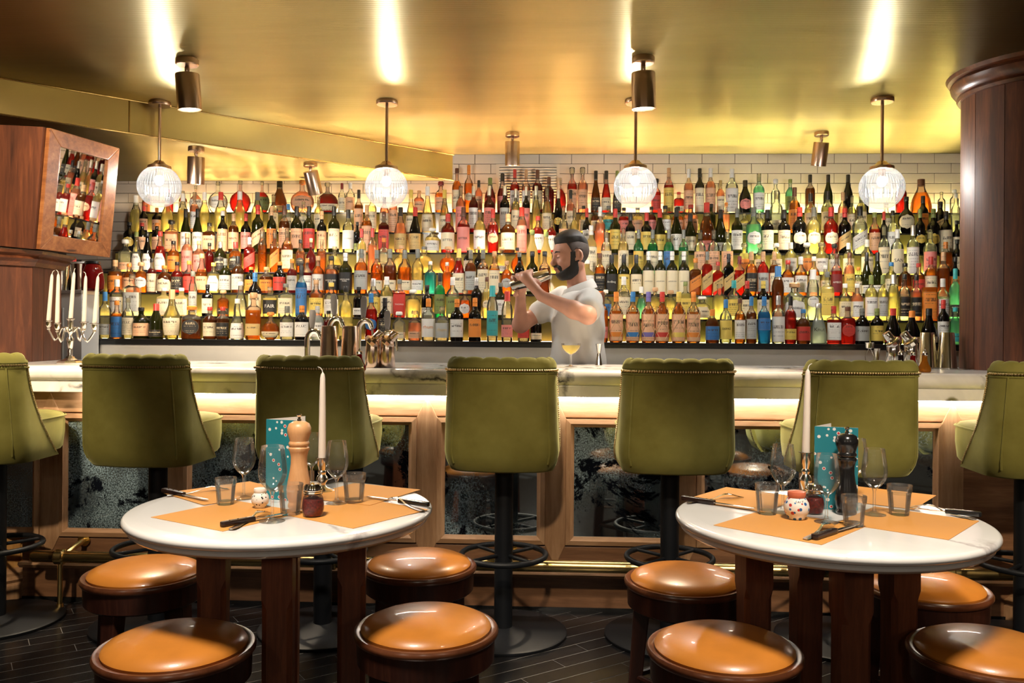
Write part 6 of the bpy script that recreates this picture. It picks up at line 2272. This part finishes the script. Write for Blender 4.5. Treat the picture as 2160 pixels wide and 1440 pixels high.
dash_bottle(1900, 784, 737, M['jar_dark'], 'small dark bitters bottle on the bar by the steel shakers')
dash_bottle(1925, 784, 738, M['jar_red'], 'small red bitters bottle on the bar by the steel shakers')
dash_bottle(1950, 785, 738, M['jar_amber'], 'small amber bitters bottle in front of a steel tin')
dash_bottle(758, 782, 735, M['jar_red'], 'small red bitters bottle by the copper tins')

q = put(1204, 774)
h = at(1204, 724, q.y).z - BAR_Z
cp = empty('coupe_glass', (q.x, q.y, BAR_Z), 0, 'coupe glass of pale yellow cocktail on the bar', 'cocktail glass')
MB().lathe([(0, .001), (.033, .001), (.033, .002), (.012, .006), (.004, .012), (.0034, h * .48), (.006, h * .53)], seg=32, cap=False).build('stem', M['cut_glass'], cp)
MB().lathe([(.0, h * .53), (.006, h * .53), (.024, h * .62), (.040, h * .78), (.0465, h * .95), (.0465, h)], seg=40, cap=False).build('bowl', M['thin_glass'], cp)
MB().lathe([(.0, h * .55), (.023, h * .635), (.039, h * .79), (.0445, h * .92), (0, h * .92)], seg=40, cap=False).build('cocktail', M['wine'], cp)

q = put(1263, 770)
h = at(1263, 725, q.y).z - BAR_Z
jg = empty('jigger', (q.x, q.y, BAR_Z), 0, 'slim silver double jigger beside the coupe glass', 'jigger')
MB().lathe([(.0185, 0), (.0185, .002), (.0085, h * .54), (.0085, h * .56)], seg=32).build('lower_cup', M['chrome'], jg)
MB().lathe([(.0085, h * .56), (.0095, h * .57), (.0095, h * .585), (.0165, h), (.0155, h), (.008, h * .60)], seg=32, cap=False).build('upper_cup', M['chrome'], jg)
q = put(1850, 779)
h = at(1850, 735, q.y).z - BAR_Z
jg = empty('jigger', (q.x, q.y, BAR_Z), 0, 'small steel jigger peeping over the chair left of the tilted steel shakers', 'jigger')
MB().lathe([(.017, 0), (.017, .002), (.008, h * .5), (.0155, h), (.0145, h), (.004, h * .52)], seg=32).build('cup', M['chrome'], jg)
q = put(1834, 780)
h = at(1834, 722, q.y).z - BAR_Z
stn = empty('bar_strainer', (q.x, q.y, BAR_Z), 0, 'small wire handled steel strainer beside the small steel jigger', 'strainer')
MB().lathe([(.0175, h - .026), (.019, h - .004), (.020, h), (.018, h - .002), (.0155, h - .026), (.0, h - .030)], seg=28, cap=False).build('cup', M['chrome'], stn)
for s in (-1, 1):
    MB().tube([(s * .004, 0, h - .028), (s * .012, 0, h - .045), (s * .020, 0, h * .5), (s * .016, 0, .012), (s * .006, 0, .0015)], .0015, 6).build('wire_loop', M['chrome'], stn)
MB().tube([(-.02, 0, .0018), (.02, 0, .0018)], .0018, 6).build('foot_wire', M['chrome'], stn)

# loose papers on the counter behind the candelabra end
q = at(245, 734, TY[0] - .12)
pp = empty('order_papers', (q.x, TY[0] - .12, .9205), R_(6), 'small stack of order papers on the back counter left', 'papers')
for k in range(3):
    MB().box(-.11, .11, -.029, .029, k * .003, k * .003 + .0015, Matrix.Rotation(R_(k * 9 - 8), 4, 'Z')).build('sheet', M['paper'], pp, smooth=False)
